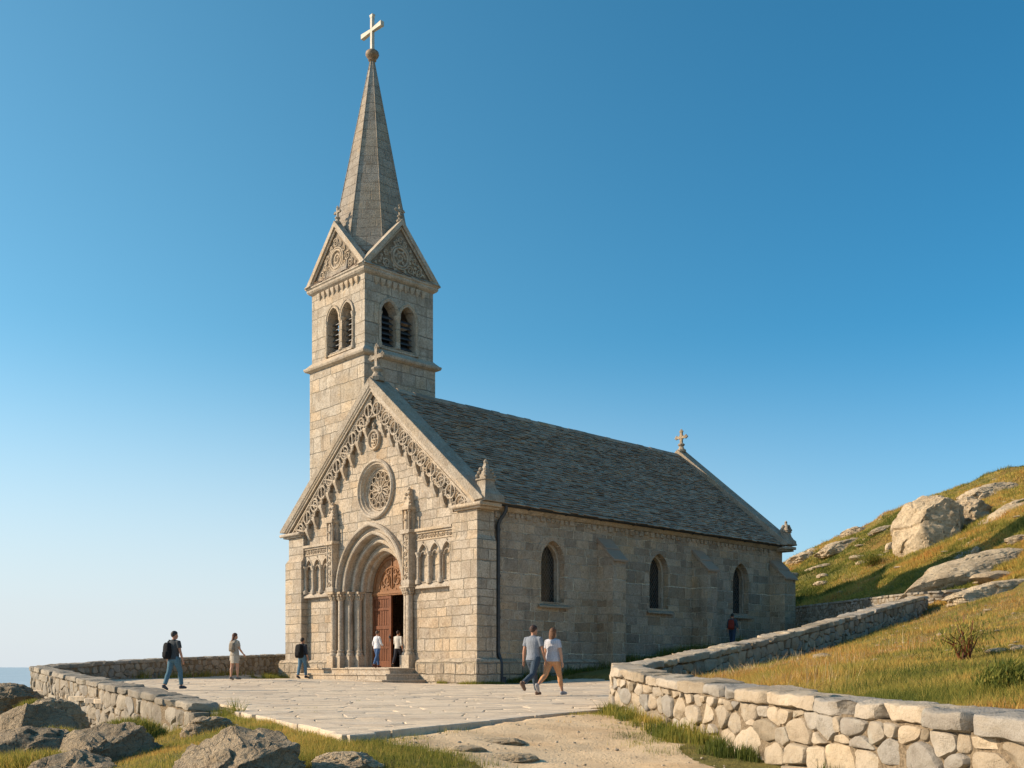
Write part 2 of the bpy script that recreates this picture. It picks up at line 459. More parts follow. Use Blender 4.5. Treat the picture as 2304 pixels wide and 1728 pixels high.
def wood_mat(name, col):
    t = NT(name); P = t.obj()
    g = t.noise(t.vm('MULTIPLY', P, (18, 18, 1.4)), 1.0, 5, .6, .5)[0]
    b = t.noise(P, 2.2, 4, .6)[0]
    c = t.mix(t.fr(g, .3, .7), t.mix(1, col, (.6, .56, .5), 'MULTIPLY'), t.mix(1, col, (1.25, 1.2, 1.15), 'MULTIPLY'))
    c = t.mix(t.fr(b, .4, .7, 0, .4), c, t.mix(1, c, (.7, .66, .6), 'MULTIPLY'))
    return t.done(c, .55, t.bump(g, .006))
M['wood'] = wood_mat('oiled oak', (.17, .060, .024))
M['wood_carved'] = wood_mat('carved oak', (.26, .125, .055))
M['lead'] = plain('zinc rainwater goods', (.055, .06, .065), .5, 6, .25, .003, .5)
M['gutter'] = plain('dark gutter', (.03, .031, .033), .5, 6, .25, .003, .4)
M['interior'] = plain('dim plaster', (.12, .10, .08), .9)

def glass_mat():
    t = NT('leaded glass'); P = t.obj()
    s = t.n('SeparateXYZ', [P]).outputs
    a = t.math('ADD', t.math('MULTIPLY', t.math('ADD', s[0], s[1]), 6.0), t.math('MULTIPLY', s[2], 4.2))
    b = t.math('SUBTRACT', t.math('MULTIPLY', t.math('ADD', s[0], s[1]), 6.0), t.math('MULTIPLY', s[2], 4.2))
    ea = t.math('ABSOLUTE', t.math('SUBTRACT', t.math('FRACT', a), .5)); eb = t.math('ABSOLUTE', t.math('SUBTRACT', t.math('FRACT', b), .5))
    lead = t.fr(t.math('MAXIMUM', ea, eb), .40, .46)
    cell = t.n('TexWhiteNoise', {'Vector': t.n('CombineXYZ', [t.math('FLOOR', a), t.math('FLOOR', b), 0]).outputs[0]}).outputs
    c = t.mix(cell[0], (.012, .013, .014), (.045, .04, .034))
    c = t.mix(lead, c, (.085, .078, .066))
    t.b.inputs['Specular IOR Level'].default_value = .5
    tilt = t.math('ADD', t.math('MULTIPLY', cell[0], 1.0), t.math('MULTIPLY', lead, .8))
    return t.done(c, t.math('MULTIPLY_ADD', lead, .4, .22), t.bump(tilt, .012))
M['glass'] = glass_mat()

def sea_mat():
    t = NT('sea with painted haze'); P = t.obj()
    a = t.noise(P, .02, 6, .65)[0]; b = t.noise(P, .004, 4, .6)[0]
    c = t.mix(t.fr(b, .4, .65), (.36, .46, .52), (.40, .50, .56))  # water colour paled to paint in the distance haze
    t.b.inputs['IOR'].default_value = 1.33; t.b.inputs['Specular IOR Level'].default_value = .5
    return t.done(c, .55, t.bump(a, 6.0, .6))
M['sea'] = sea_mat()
# ------------------------------------------------------------------ church
ROT = math.radians(-46.2)
CH = empty('church', (-6.57, 49.1, -.68), ROT, 'old granite church with a tall spire, gabled front and stone slate roof', 'church')
def L2W(x, y, z=0):
    c, s = math.cos(ROT), math.sin(ROT)
    return (-6.57 + x * c - y * s, 49.1 + x * s + y * c, z - .68)

XZ = lambda a, b, d: (a, d, b)        # polygon in the facade plane, depth along the nave
YZ = lambda a, b, d: (d, a, b)        # polygon in a side wall plane

def arch(cx, a, spring, rise, base=None, n=10, flip=False):
    """pointed arch outline (from left foot over the apex to right foot)"""
    R = (rise * rise + a * a) / (2 * a)
    pts = []
    if base is not None: pts.append((cx - a, base))
    top = math.asin(min(1, rise / R))
    for i in range(n + 1):
        th = top * i / n
        pts.append((cx - a + R - R * math.cos(th), spring + R * math.sin(th)))
    for i in range(n - 1, -1, -1):
        th = top * i / n
        pts.append((cx + a - R + R * math.cos(th), spring + R * math.sin(th)))
    if base is not None: pts.append((cx + a, base))
    return pts

def band_poly(outer, inner):
    return list(outer) + list(reversed(inner))

def spiral(mb, c, r, turns, rt, hand, fn, d, a0=0.0, n=16):
    pts = []
    for i in range(n + 1):
        k = i / n
        an = a0 + hand * k * turns * 2 * PI
        rad = r * (1 - .82 * k)
        pts.append(fn(c[0] + rad * math.cos(an), c[1] + rad * math.sin(an), d))
    mb.tube(pts, [rt * (1 - .35 * i / n) for i in range(n + 1)], 5)

def leaf(mb, c, r, an, fn, d, th):
    """a small carved leaf lump"""
    ca, sa = math.cos(an), math.sin(an)
    vs = []
    for (l, w, h) in ((-1, 0, 0), (-.3, .55, 0), (.4, .42, 0), (1.1, 0, 0), (.4, -.42, 0), (-.3, -.55, 0)):
        vs.append(fn(c[0] + r * (l * ca - w * sa), c[1] + r * (l * sa + w * ca), d + th))
    vs.append(fn(c[0] + r * .1 * ca, c[1] + r * .1 * sa, d - th))
    mb.add(vs, [(0, 1, 6), (1, 2, 6), (2, 3, 6), (3, 4, 6), (4, 5, 6), (5, 0, 6), (5, 4, 3, 2, 1, 0)])

def foliage_fill(mb, inside, box, rmin, rmax, fn, d, rt, seed, avoid=()):
    """close-packed scroll-work: circles with spirals, leaves in the gaps"""
    R = random.Random(seed); cir = [(a, b, r) for a, b, r in avoid]; own = []
    for r in (rmax, (rmax + rmin) / 2, rmin):
        for _ in range(900):
            x = R.uniform(box[0], box[1]); z = R.uniform(box[2], box[3])
            if not all(inside(x + r * math.cos(k), z + r * math.sin(k)) for k in (0, .8, 1.6, 2.4, 3.1, 3.9, 4.7, 5.5)): continue
            if any((x - a) ** 2 + (z - b) ** 2 < (r + q) ** 2 * .92 for a, b, q in cir): continue
            cir.append((x, z, r)); own.append((x, z, r))
    for i, (x, z, r) in enumerate(own):
        spiral(mb, (x, z), r * .95, 1.7, rt, 1 if i % 2 else -1, fn, d, R.uniform(0, 6))
        for k in range(4):
            an = R.uniform(0, 6.28)
            leaf(mb, (x + r * .9 * math.cos(an), z + r * .9 * math.sin(an)), r * .34, an + R.uniform(-1, 1), fn, d, rt * 1.1)

def cross_bud(mb, x, y, z, s, axis='x'):
    """stone finial cross with budded ends standing at (x, y, z)"""
    F = (lambda a, b, h: (x + a * s, y + b * s, z + h * s)) if axis == 'x' else (lambda a, b, h: (x + b * s, y + a * s, z + h * s))
    def bx(a0, a1, b0, b1, h0, h1):
        v = [F(a, b, h) for a in (a0, a1) for b in (b0, b1) for h in (h0, h1)]
        mb.add(v, [(0, 1, 3, 2), (4, 6, 7, 5), (0, 4, 5, 1), (2, 3, 7, 6), (0, 2, 6, 4), (1, 5, 7, 3)])
    mb.lathe([(.34, -.1), (.34, .06), (.22, .14), (.15, .3), (.25, .40), (.25, .47), (.13, .54)], (0, 0, 0), 8, lambda a, b, h: F(a, b, h))
    bx(-.085, .085, -.075, .075, .5, 1.30)
    bx(-.36, -.085, -.07, .07, .87, 1.03); bx(.085, .36, -.07, .07, .87, 1.03)
    for (a, h) in ((-.40, .95), (.40, .95), (0, 1.36)):
        for (da, dh) in ((0, 0), (.08, .0), (-.08, 0), (0, .09), (0, -.06)):
            mb.lathe([(.02, -.08), (.08, -.04), (.085, .02), (.03, .08)], (a + da, 0, h + dh), 6, lambda p, q, r: F(p, q, r))
    for (a, h) in ((.12, .83), (-.12, .83), (.12, 1.07), (-.12, 1.07)):
        mb.lathe([(.02, -.05), (.06, 0), (.02, .05)], (a, 0, h), 6, lambda p, q, r: F(p, q, r))

def pinnacle(name, x, y, z, s, mat, parent):
    """stumpy crocketed corner finial on a swept base"""
    b = MB()
    def sq(w, h): return [(x + q[0] * w * s, y + q[1] * w * s, z + h * s) for q in ((-1, -1), (1, -1), (1, 1), (-1, 1))]
    b.loft([sq(.62, -.25), sq(.60, .05), sq(.46, .2), sq(.34, .42), sq(.29, .62), sq(.28, .74), sq(.34, .78), sq(.34, .84)])
    b.loft([sq(.26, .84), sq(.25, .98), sq(.16, 1.2), sq(.07, 1.55), sq(.04, 1.62)])
    for h, w in ((.96, .28), (1.12, .22), (1.28, .17)):
        for q in ((-1, -1), (1, -1), (1, 1), (-1, 1)):
            b.lathe([(.02, -.08), (.09, -.02), (.07, .06), (.02, .1)], (x + q[0] * w * s, y + q[1] * w * s, z + h * s), 6)
    b.lathe([(.03 * s, 1.5 * s), (.11 * s, 1.57 * s), (.12 * s, 1.64 * s), (.06 * s, 1.72 * s), (.02 * s, 1.76 * s)], (x, y, z), 8)
    return b.build(name, mat, parent, 40)

HW = 7.35; EZ = 7.55; RZ = 13.95; SL = (14.3 - 7.8) / 7.8
NWX = 7.05; NL = 24.2

# ---- facade wall with the portal and rose openings
PCX = -.35
ORD = [(2.63, 3.0, .16), (2.28, 2.60, .50), (1.96, 2.24, .82), (1.66, 1.86, 1.10)]   # half width, rise, depth of each order
SPR = 4.36
o_out = [(-7.1, -.6), (7.1, -.6), (7.1, 7.35), (7.1, 7.5), (0, 13.75), (-7.1, 7.5)]
hole = arch(PCX, ORD[0][0] - .02, SPR, ORD[0][1] - .02, .62, 14)
rose = [(-.05 + 1.18 * math.cos(2 * PI * i / 40), 9.08 + 1.18 * math.sin(2 * PI * i / 40)) for i in range(40)]
b = MB(); b.prism(o_out, [hole, rose], .25, .95, XZ); FW = b.build('facade_wall', M['facade'], CH)

# ---- side walls, back wall
def lancet(c): return arch(c, .76, 5.45, .97, 3.62, 9)
WC = (4.92, 12.67, 19.95)
for s, nm in ((1, 'r'), (-1, 'l')):
    b = MB()
    hs = [list(lancet(c)) for c in WC]
    b.prism([(.95, -.8), (NL, -.8), (NL, 7.42), (.95, 7.42)], hs, s * NWX, s * (NWX - .7), YZ)
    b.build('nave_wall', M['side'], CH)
b = MB(); b.prism([(-6.35, -.8), (6.35, -.8), (6.35, 7.5), (0, 13.7), (-6.35, 7.5)], [], NL - .7, NL - .01, XZ)
b.build('rear_gable_wall', M['side'], CH)
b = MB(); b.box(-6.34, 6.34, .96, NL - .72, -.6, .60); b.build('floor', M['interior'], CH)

# ---- corner piers with set-offs and rough plinth
def pier(x0, x1, y0, y1, front=True):
    b = MB()
    cx = (x0 + x1) / 2; s = 1 if cx > 0 else -1
    xi, xo = (x0, x1) if s > 0 else (x1, x0)
    # lower stage, weathering, upper stage
    def rect(g, z): return [(xi, y0 - g, z), (xo + s * g, y0 - g, z), (xo + s * g, y1, z), (xi, y1, z)]
    b.loft([rect(.13, .9), rect(.13, 6.02), rect(.0, 6.26), rect(.0, 7.34)])
    return b.build('corner_pier', M['facade'], CH, bevel=.025)
pier(5.72, 7.38, 0, .99); pier(-7.38, -5.98, 0, .99)
b = MB()
def plinth_run(b, x0, x1, y0, y1, z1, ext, sides):
    """sloped-top plinth block; sides: which faces flare (x-, x+, y-, y+)"""
    def rect(g, z):
        return [(x0 - g * sides[0], y0 - g * sides[2], z), (x1 + g * sides[1], y0 - g * sides[2], z), (x1 + g * sides[1], y1 + g * sides[3], z), (x0 - g * sides[0], y1 + g * sides[3], z)]
    b.loft([rect(ext, -.7), rect(ext, z1 - .16), rect(ext * .8, z1 - .03), rect(.0, z1 + .05)])
plinth_run(b, 5.72, 7.40, -.02, .99, 1.02, .38, (1, 1, 1, 0))
plinth_run(b, -7.40, -5.98, -.02, .99, 1.02, .38, (1, 1, 1, 0))
plinth_run(b, 3.2, 5.34, .22, .9, .98, .24, (0, 0, 1, 0))
plinth_run(b, -5.6, -3.75, .22, .9, .98, .24, (0, 0, 1, 0))
plinth_run(b, 6.6, 7.06, .99, 23.5, .98, .22, (0, 1, 0, 0))
b.build('plinth', M['rubbleplinth'], CH, bevel=.04)

# ---- gable copings, kneelers, finials
def coping(y0, y1, mat, nm='gable_coping'):
    for s in (1, -1):
        b = MB()
        def P(x, z): return (s * x, z)
        b.prism([P(0, 14.32), P(0, 13.90), P(7.44, 7.66), P(7.92, 7.68), P(7.92, 7.76)], [], y0, y1, XZ)
        o = b.build(nm, mat, CH, bevel=.03)
        m = MB()   # roll moulding below the coping
        m.prism([P(0.0, 13.895), P(0.0, 13.66), P(7.25, 7.58), P(7.43, 7.655)], [], y0 + .10, y0 + .42, XZ)
        m.tube([(0, y0 + .10, 13.86), (s * 7.40, y0 + .10, 7.66)], .07, 8)
        m.build('coping_moulding', M['trim'], o, 40)
coping(-.22, .86, M['dark_trim'])
coping(NL - .75, NL + .2, M['dark_trim'])
for s in (1, -1):
    for (y0, y1) in ((-.2, .98), (NL - .75, NL + .2)):
        b = MB()
        x0, x1 = sorted((s * 6.0, s * 7.86))
        b.box(x0, x1, y0, y1, 7.44, 7.60)
        b.tube([(x0, y0, 7.50), (x1, y0, 7.50)], .09, 8)
        x2, x3 = sorted((s * 6.05, s * 7.70))
        b.box(x2, x3, y0 + .06, y1, 7.345, 7.437)
        b.build('kneeler', M['trim'], CH, 40, bevel=.02)
    if s > 0: pinnacle('corner_finial', s * 7.42, .45, 7.85, .92, M['dark_trim'], CH)
    pinnacle('corner_finial', s * 7.45, NL - .25, 7.9, .70, M['dark_trim'], CH)
b = MB(); cross_bud(b, 0, .25, 14.28, 1.12); b.build('gable_cross', M['dark_trim'], CH, 40)
b = MB(); cross_bud(b, 0, NL - .3, 14.28, .9); b.build('gable_cross', M['dark_trim'], CH, 40)

# ---- carved rake bands with pendants
TH = math.atan2(13.62 - 7.62, 7.02); CT, ST = math.cos(TH), math.sin(TH)
RLEN = math.hypot(7.02, 6.0)
for s in (1, -1):
    def W(t, q, d): return (s * (7.02 - t * CT - q * ST), d, 7.62 + t * ST - q * CT)
    bk = MB(); cv = MB(); NB = 10
    BW = .80
    tmax = lambda q: RLEN - q * ST / CT          # mitre on the centre line
    def tt(k, q): return .18 + (min(RLEN, tmax(q)) - .18) * k / NB
    # back plate with scalloped lower edge
    low = []
    for k in range(NB):
        for j in range(6):
            f = j / 6
            qq = BW + .10 - .26 * math.sin(PI * f)
            low.append((tt(k + f, BW), qq))
    low.append((tmax(BW + .1), BW + .1))
    poly = [(0.0, -.02), (tmax(-.02), -.02)] + [p for p in reversed(low)] + [(0.0, BW + .05)]
    bk.prism(poly, [], .255, .12, W)
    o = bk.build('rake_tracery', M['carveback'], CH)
    yf = .02
    cv.tube([W(.0, .03, yf), W(tmax(.03), .03, yf)], .06, 6)
    for k in range(NB):
        t0, t1 = tt(k, BW * .5), tt(k + 1, BW * .5); tm = (t0 + t1) / 2; w = t1 - t0
        r = min(w * .37, .32); qc = .40
        cv.tube([W(tm + r * math.cos(i * PI / 8), qc + r * math.sin(i * PI / 8), yf) for i in range(16)], .048, 5, closed=True)
        if k % 2 == 0:
            spiral(cv, (tm, qc), r * .72, 1.25, .042, s, W, yf + .02, random.uniform(0, 6))
        else:
            for q in range(3):
                an = q * 2.09 + .5
                leaf(cv, (tm + r * .45 * math.cos(an), qc + r * .45 * math.sin(an)), r * .42, an, W, yf + .02, .06)
        # crossing S curves of the running pattern
        cv.tube([W(t0 - .04 + w * f, qc + .40 * math.cos(PI * f) * (1 if k % 2 else -1), yf) for f in [i / 8 for i in range(9)]], .042, 5)
        cv.tube([W(t0 + w * .1 + w * .55 * f, BW + .02 - .75 * f ** 1.4, yf + .01) for f in [i / 6 for i in range(7)]], .036, 5)
        # scallop roll
        a0, a1 = tt(k, BW), tt(k + 1, BW)
        cv.tube([W(a0 + (a1 - a0) * f, BW + .08 - .26 * math.sin(PI * f), .06) for f in [i / 8 for i in range(9)]], .055, 6)
        for (dt, dq, rr_, hd_) in ((.10, .17, .13, 1), (w - .10, .66, .12, -1), (.12, .66, .12, -1), (w - .10, .17, .13, 1)):
            spiral(cv, (t0 + dt, dq), rr_, 1.2, .034, hd_, W, yf + .015, random.uniform(0, 6), 10)
        for (dt, dq, an) in ((.08, .14, .7), (.10, .70, -.6), (w - .1, .14, 2.3), (w - .1, .68, 3.9), (w * .5, .72, 1.6)):
            leaf(cv, (t0 + dt, dq), .10, an, W, yf + .02, .05)
    cv.build('carving', M['carve'], o, 35)
    pd = MB()
    for k in range(1, NB):
        t0 = tt(k, BW + .1); p = W(t0, BW + .1, 0); x, z = p[0], p[2]
        pd.loft([[(x - a, .26, zz), (x + a, .26, zz), (x + a, .26 - dd, zz), (x - a, .26 - dd, zz)] for a, dd, zz in
                 ((.10, .30, z + .14), (.11, .31, z + .02), (.09, .26, z - .10), (.075, .18, z - .28), (.10, .16, z - .33), (.10, .14, z - .38), (.03, .06, z - .46))])
    pd.build('pendant_corbels', M['trim'], o, 30)

# ---- medallion
b = MB()
def oval(a, c, d): return (-.12 + a * .94, d, 11.42 + c)
b.ring([(.50, .25), (.50, .12), (.46, .08), (.40, .10), (.38, .20)], oval, 32)
b.prism([(.39 * math.cos(i * PI / 12), .39 * math.sin(i * PI / 12)) for i in range(24)], [], .26, .19, oval)
spiral(b, (-.05, .12), .2, 1.3, .05, 1, oval, .15); spiral(b, (.06, -.14), .18, 1.2, .05, -1, oval, .15, 2)
for k in range(7): leaf(b, (.24 * math.cos(k * .9), .24 * math.sin(k * .9)), .10, k * .9, oval, .16, .05)
b.lathe([(.04, 0), (.11, .03), (.05, .10), (.10, .17), (.08, .24), (.02, .33)], (-.12, .16, 11.92), 8)
b.build('medallion', M['carve'], CH, 40)

# ---- rose window
def RZf(a, c, d): return (-.05 + a, d, 9.08 + c)
b = MB()
b.ring([(1.42, .26), (1.42, .14), (1.36, .08), (1.30, .08), (1.25, .16), (1.19, .17), (1.16, .26), (1.10, .30), (1.07, .42), (1.0, .46), (.96, .60), (1.17, .62), (1.17, .26)], RZf, 56)
RW = b.build('rose_window', M['trim'], CH, 40)
b = MB()
b.prism([(1.0 * math.cos(i * PI / 16), 1.0 * math.sin(i * PI / 16)) for i in range(32)], [], .62, .58, RZf)
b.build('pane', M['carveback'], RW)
b = MB()
b.tube([RZf(.93 * math.cos(i * PI / 18), .93 * math.sin(i * PI / 18), .50) for i in range(36)], .05, 6, closed=True)
b.tube([RZf(.16 * math.cos(i * PI / 6), .16 * math.sin(i * PI / 6), .48) for i in range(12)], .05, 6, closed=True)
for k in range(12):
    an = 2 * PI * k / 12
    ca, sa = math.cos(an), math.sin(an)
    b.tube([RZf(.14 * ca, .14 * sa, .5), RZf(.62 * ca, .62 * sa, .5)], .036, 5)
    a2 = an + PI / 12
    ctr = (.73 * math.cos(a2), .73 * math.sin(a2))
    b.tube([RZf(ctr[0] + .155 * math.cos(i * PI / 5), ctr[1] + .155 * math.sin(i * PI / 5), .5) for i in range(10)], .03, 5, closed=True)
    b.tube([RZf((.25 + .36 * f) * math.cos(a2 + (.2 - .2 * f)), (.25 + .36 * f) * math.sin(a2 + (.2 - .2 * f)), .5) for f in (0, .33, .66, 1)], .026, 5)
    leaf(b, (.86 * ca, .86 * sa), .07, an, RZf, .5, .04); leaf(b, (.44 * math.cos(a2), .44 * math.sin(a2)), .08, a2, RZf, .5, .04)
b.lathe([(.02, -.1), (.1, -.06), (.1, .02), (.03, .1)], (-.05, .48, 9.08), 8)
b.build('tracery', M['carve'], RW, 35)

# ---- portal: stepped arch orders, shafts, tympanum, doors
def aprof(k, off=0): return arch(PCX, ORD[k][0] + off, SPR, ORD[k][1] + off * 1.1, None, 14)
b = MB()
b.prism(band_poly(aprof(0, .17), aprof(0, -.03)), [], .30, .06, XZ)
PA = b.build('portal_arch', M['trim'], CH, bevel=.03)
m = MB()
m.tube([(x, .05, z) for x, z in aprof(0, .07)], .085, 7)
m.build('hood_mould', M['trim'], PA, 40)
for k in range(4):
    a, r, y = ORD[k]
    nxt = ORD[k + 1] if k < 3 else (1.58, 1.76, 1.32)
    m = MB()
    outer = arch(PCX, a + .0, SPR, r, None, 14)
    inner = arch(PCX, nxt[0], SPR, nxt[1], None, 14)
    ye = (ORD[k + 1][2] + .16) if k < 3 else 1.55
    m.prism(band_poly(outer, inner), [], y + .12, ye, XZ)
    # rolls and hollows along the arris
    m.tube([(x, y + .12, z) for x, z in arch(PCX, nxt[0] + .09, SPR, nxt[1] + .1, None, 14)], .10, 8)
    m.tube([(x, y + .13, z) for x, z in arch(PCX, nxt[0] + .26, SPR, nxt[1] + .28, None, 14)], .05, 6)
    m.build('archivolt', M['trim'], PA, 40)
# stepped jambs under the orders
for s in (1, -1):
    m = MB()
    edges = [2.63, 2.28, 1.96, 1.66, 1.58]
    ys = [.30, .62, .94, 1.22, 1.56]
    for k in range(4):
        x0, x1 = sorted((PCX + s * edges[k], PCX + s * edges[k + 1]))
        if k < 3: m.box(x0, x1, ys[k] + .1, 1.56, .60, 4.33)
        else: m.box(x0, x1, ys[k] + .1, 1.56, .60, 4.33)
    m.box(*sorted((PCX + s * 2.64, PCX + s * 3.4)), .255, 1.56, .60, 4.30) if False else None
    m.build('portal_jamb', M['trim'], CH, bevel=.015)
def column(x, y, r, z0, z1, zb):
    c = MB(); c.lathe([(r, zb), (r * .97, (zb + z1) / 2), (r * .93, z1 - .42)], (x, y, 0), 14)
    o = c.build('column', M['trim'], CH, 50)
    c = MB()
    g = r * 1.55
    c.box(x - g, x + g, y - g, y + g, z0, zb - .30)
    c.lathe([(g * .98, zb - .30), (g, zb - .24), (g * .85, zb - .17), (r * 1.12, zb - .13), (r * 1.3, zb - .08), (r * 1.28, zb - .04), (r, zb)], (x, y, 0), 14)
    c.build('base', M['trim'], o, 45)
    c = MB()
    c.lathe([(r * .95, z1 - .44), (r * 1.15, z1 - .41), (r * 1.0, z1 - .37), (r * 1.1, z1 - .2), (r * 1.5, z1 - .10)], (x, y, 0), 14)
    c.box(x - r * 1.6, x + r * 1.6, y - r * 1.6, y + r * 1.6, z1 - .10, z1)
    for j in range(8):
        an = j * PI / 4
        for (h, q) in ((.30, 1.12), (.18, 1.4)):
            c.lathe([(.02, -.08), (.055, -.02), (.06, .03), (.02, .07)], (x + r * q * math.cos(an + h), y + r * q * math.sin(an + h), z1 - h), 5)
    c.build('capital', M['carve'], o, 45)
COLS = [(3.02, .10, .165), (2.62, .24, .145), (2.27, .55, .14), (1.94, .86, .135)]
for s in (1, -1):
    for (dx, y, r) in COLS: column(PCX + s * dx, y, r, .55, 4.36, 1.5)
# impost ledge over the capitals
for s in (1, -1):
    m = MB(); x0, x1 = sorted((PCX + s * 1.66, PCX + s * 3.3))
    m.box(x0, x1, -.02, .244, 4.362, 4.45) if False else None
# tympanum and door
b = MB()
b.prism(arch(PCX, 1.62, SPR, 1.80, 4.33, 12), [], 1.42, 1.50, XZ)
TY = b.build('tympanum', M['wood_carved'], CH)
m = MB()
m.tube([(x, 1.40, z) for x, z in arch(PCX, 1.40, SPR + .10, 1.5, None, 12)], .05, 6)
m.tube([(x, 1.40, z) for x, z in arch(PCX, .98, SPR + .12, 1.02, None, 12)], .045, 6)
m.tube([(PCX, 1.40, 4.45), (PCX, 1.40, 6.0)], .04, 6)
for s in (1, -1):
    m.tube([(PCX + s * (.1 + .75 * f), 1.40, 4.5 + .85 * math.sin(f * 2.4)) for f in [i / 8 for i in range(9)]], .032, 5)
    spiral(m, (PCX + s * .40, 4.85), .30, 1.5, .035, s, XZ, 1.40, 1)
    spiral(m, (PCX + s * .68, 4.68), .18, 1.3, .03, -s, XZ, 1.40, 2)
    spiral(m, (PCX + s * .26, 5.28), .2, 1.3, .03, -s, XZ, 1.40, 0)
    for f in (.2, .4, .6, .8):
        th = f * 1.1
        leaf(m, (PCX + s * (1.2 - .9 * f * f), 4.6 + 1.15 * f), .11, 1.2, XZ, 1.41, .04)
        leaf(m, (PCX + s * (.12 + .6 * f), 4.55 + .3 * math.sin(f * 9)), .09, f * 5, XZ, 1.41, .04)
m.build('carving', M['wood_carved'], TY, 40)
b = MB(); b.box(-1.93, 1.23, 1.36, 1.52, 4.13, 4.325); b.box(-1.93, 1.23, 1.33, 1.36, 4.20, 4.27)
b.build('lintel', M['wood_carved'], CH, bevel=.012)
b = MB(); x0, x1 = -1.925, -.42
b.box(x0, x1, 1.44, 1.50, .66, 4.12)
DR = b.build('door', M['wood'], CH)
m = MB()
for (a0, a1, c0, c1) in ((x0, x0 + .16, .66, 4.12), (x1 - .16, x1, .66, 4.12), (x0 + .162, x1 - .162, .66, .95), (x0 + .162, x1 - .162, 2.5, 2.68), (x0 + .162, x1 - .162, 3.42, 3.55), (x0 + .162, x1 - .162, 3.98, 4.12), (x0 + .162, x1 - .162, 1.55, 1.66)):
    m.box(a0, a1, 1.395, 1.44, c0, c1)
m.build('rails', M['wood'], DR, bevel=.008)
m = MB()
for i in range(6):
    xx = x0 + .27 + i * .195
    for (c0, c1) in ((.97, 1.53), (1.68, 2.48), (2.7, 3.40), (3.57, 3.96)):
        m.box(xx - .06, xx + .06, 1.42, 1.439, c0, c1)
m.build('panel', M['wood'], DR, bevel=.008)
m = MB(); m.lathe([(.03, 0), (.05, .02), (.05, .1), (.03, .12)], (x1 - .08, 1.37, 2.05), 8); m.box(x1 - .11, x1 - .05, 1.385, 1.394, 1.9, 2.25)
m.build('handle', M['gutter'], DR)
b = MB()   # right leaf folded back into the church
b.box(1.14, 1.20, 1.56, 3.0, .66, 4.12); b.build('door', M['wood'], CH)

# ---- steps
for i, (x0, x1, y0, z0, z1) in enumerate(((-4.75, 3.98, -2.42, -.6, .10), (-3.75, 3.56, -1.92, .02, .36), (-3.55, 3.15, -1.42, .28, .615))):
    b = MB()
    RS = random.Random(i)
    xx = x0
    while xx < x1 - .01:                      # each step is laid from long blocks with a nosing
        w = min(RS.uniform(1.3, 2.2), x1 - xx)
        if x1 - xx - w < .7: w = x1 - xx
        d = RS.uniform(-.012, .012)
        b.box(xx + .008, xx + w - .008, y0 + .05 + d, .2, z0, z1 - .075)
        b.box(xx + .004, xx + w - .004, y0 + d, .2, z1 - .073, z1 + d * .3)
        xx += w
    if i == 2: b.box(PCX - 2.5, PCX + 2.5, .203, 1.5, .2, .65)
    b.build('step', M['trim'], CH, bevel=.018)

# ---- blind arcades either side of the portal
for (x0, x1) in ((-6.0, -3.72), (3.22, 5.70)):
    b = MB()
    b.box(x0 - .25 if x0 < 0 else x0, x1 if x0 < 0 else x1 + .03, -.02, .27, 4.17, 4.27)
    b.prism([(x0 + .002, 4.271), (x1 - .002, 4.271), (x1 - .002, 4.44), (x0 + .002, 4.44)], [], .257, .20, XZ)
    b.hexa([(x0, .02, 4.272), (x1, .02, 4.272), (x1, .16, 4.42), (x0, .16, 4.42), (x0, .255, 4.272), (x1, .255, 4.272), (x1, .255, 4.42), (x0, .255, 4.42)])
    BA = b.build('blind_arcade', M['trim'], CH, bevel=.015)
    n = 3; w = (x1 - x0) / n
    # arch screen with pointed openings
    m = MB()
    hs = [arch(x0 + w * (k + .5), w * .38, 5.70, w * .55, 4.46, 6) for k in range(n)]
    outer = [(x0 + .003, 4.442), (x1 - .003, 4.442), (x1 - .003, 6.34), (x0 + .003, 6.34)]
    hs2 = [[(p[0], max(p[1], 4.48)) for p in h] for h in hs]
    m.prism(outer, hs2, .26, .12, XZ)
    for k in range(n):
        m.tube([(x, .11, z) for x, z in arch(x0 + w * (k + .5), w * .39, 5.70, w * .57, None, 6)], .035, 5)
        m.tube([(x, .12, z) for x, z in arch(x0 + w * (k + .5), w * .25, 5.60, w * .30, None, 5)], .025, 5)
        leaf(m, (x0 + w * (k + .5), 6.24), .09, 1.57, XZ, .11, .05)
    m.build('arch_screen', M['trim'], BA, 35)
    for k in range(n + 1):
        xx = x0 + .09 + (w * n - .18) * k / n
        m = MB()
        m.lathe([(.14, 4.38), (.14, 4.54), (.09, 4.60), (.075, 4.66), (.072, 5.55), (.10, 5.60), (.085, 5.64), (.15, 5.76), (.15, 5.80)], (xx, .10, 0), 10)
        m.build('colonnette', M['trim'], BA, 45)
    m = MB()   # carved frieze and cornice
    m.box(x0, x1, .14, .26, 6.342, 6.64)
    m.tube([(x0, .11, 6.36), (x1, .11, 6.36)], .04, 6)
    m.box(x0 - .02, x1 + .02, -.03, .26, 6.74, 6.86); m.box(x0, x1, .06, .26, 6.642, 6.738)
    k = 0
    xx = x0 + .12
    while xx < x1 - .08:
        spiral(m, (xx, 6.50), .10, 1.2, .028, 1 if k % 2 else -1, XZ, .11, k * 1.3, 9)
        leaf(m, (xx + .1, 6.50), .06, k * 1.1, XZ, .12, .04); xx += .21; k += 1
    m.build('frieze', M['carve'], BA, 35)

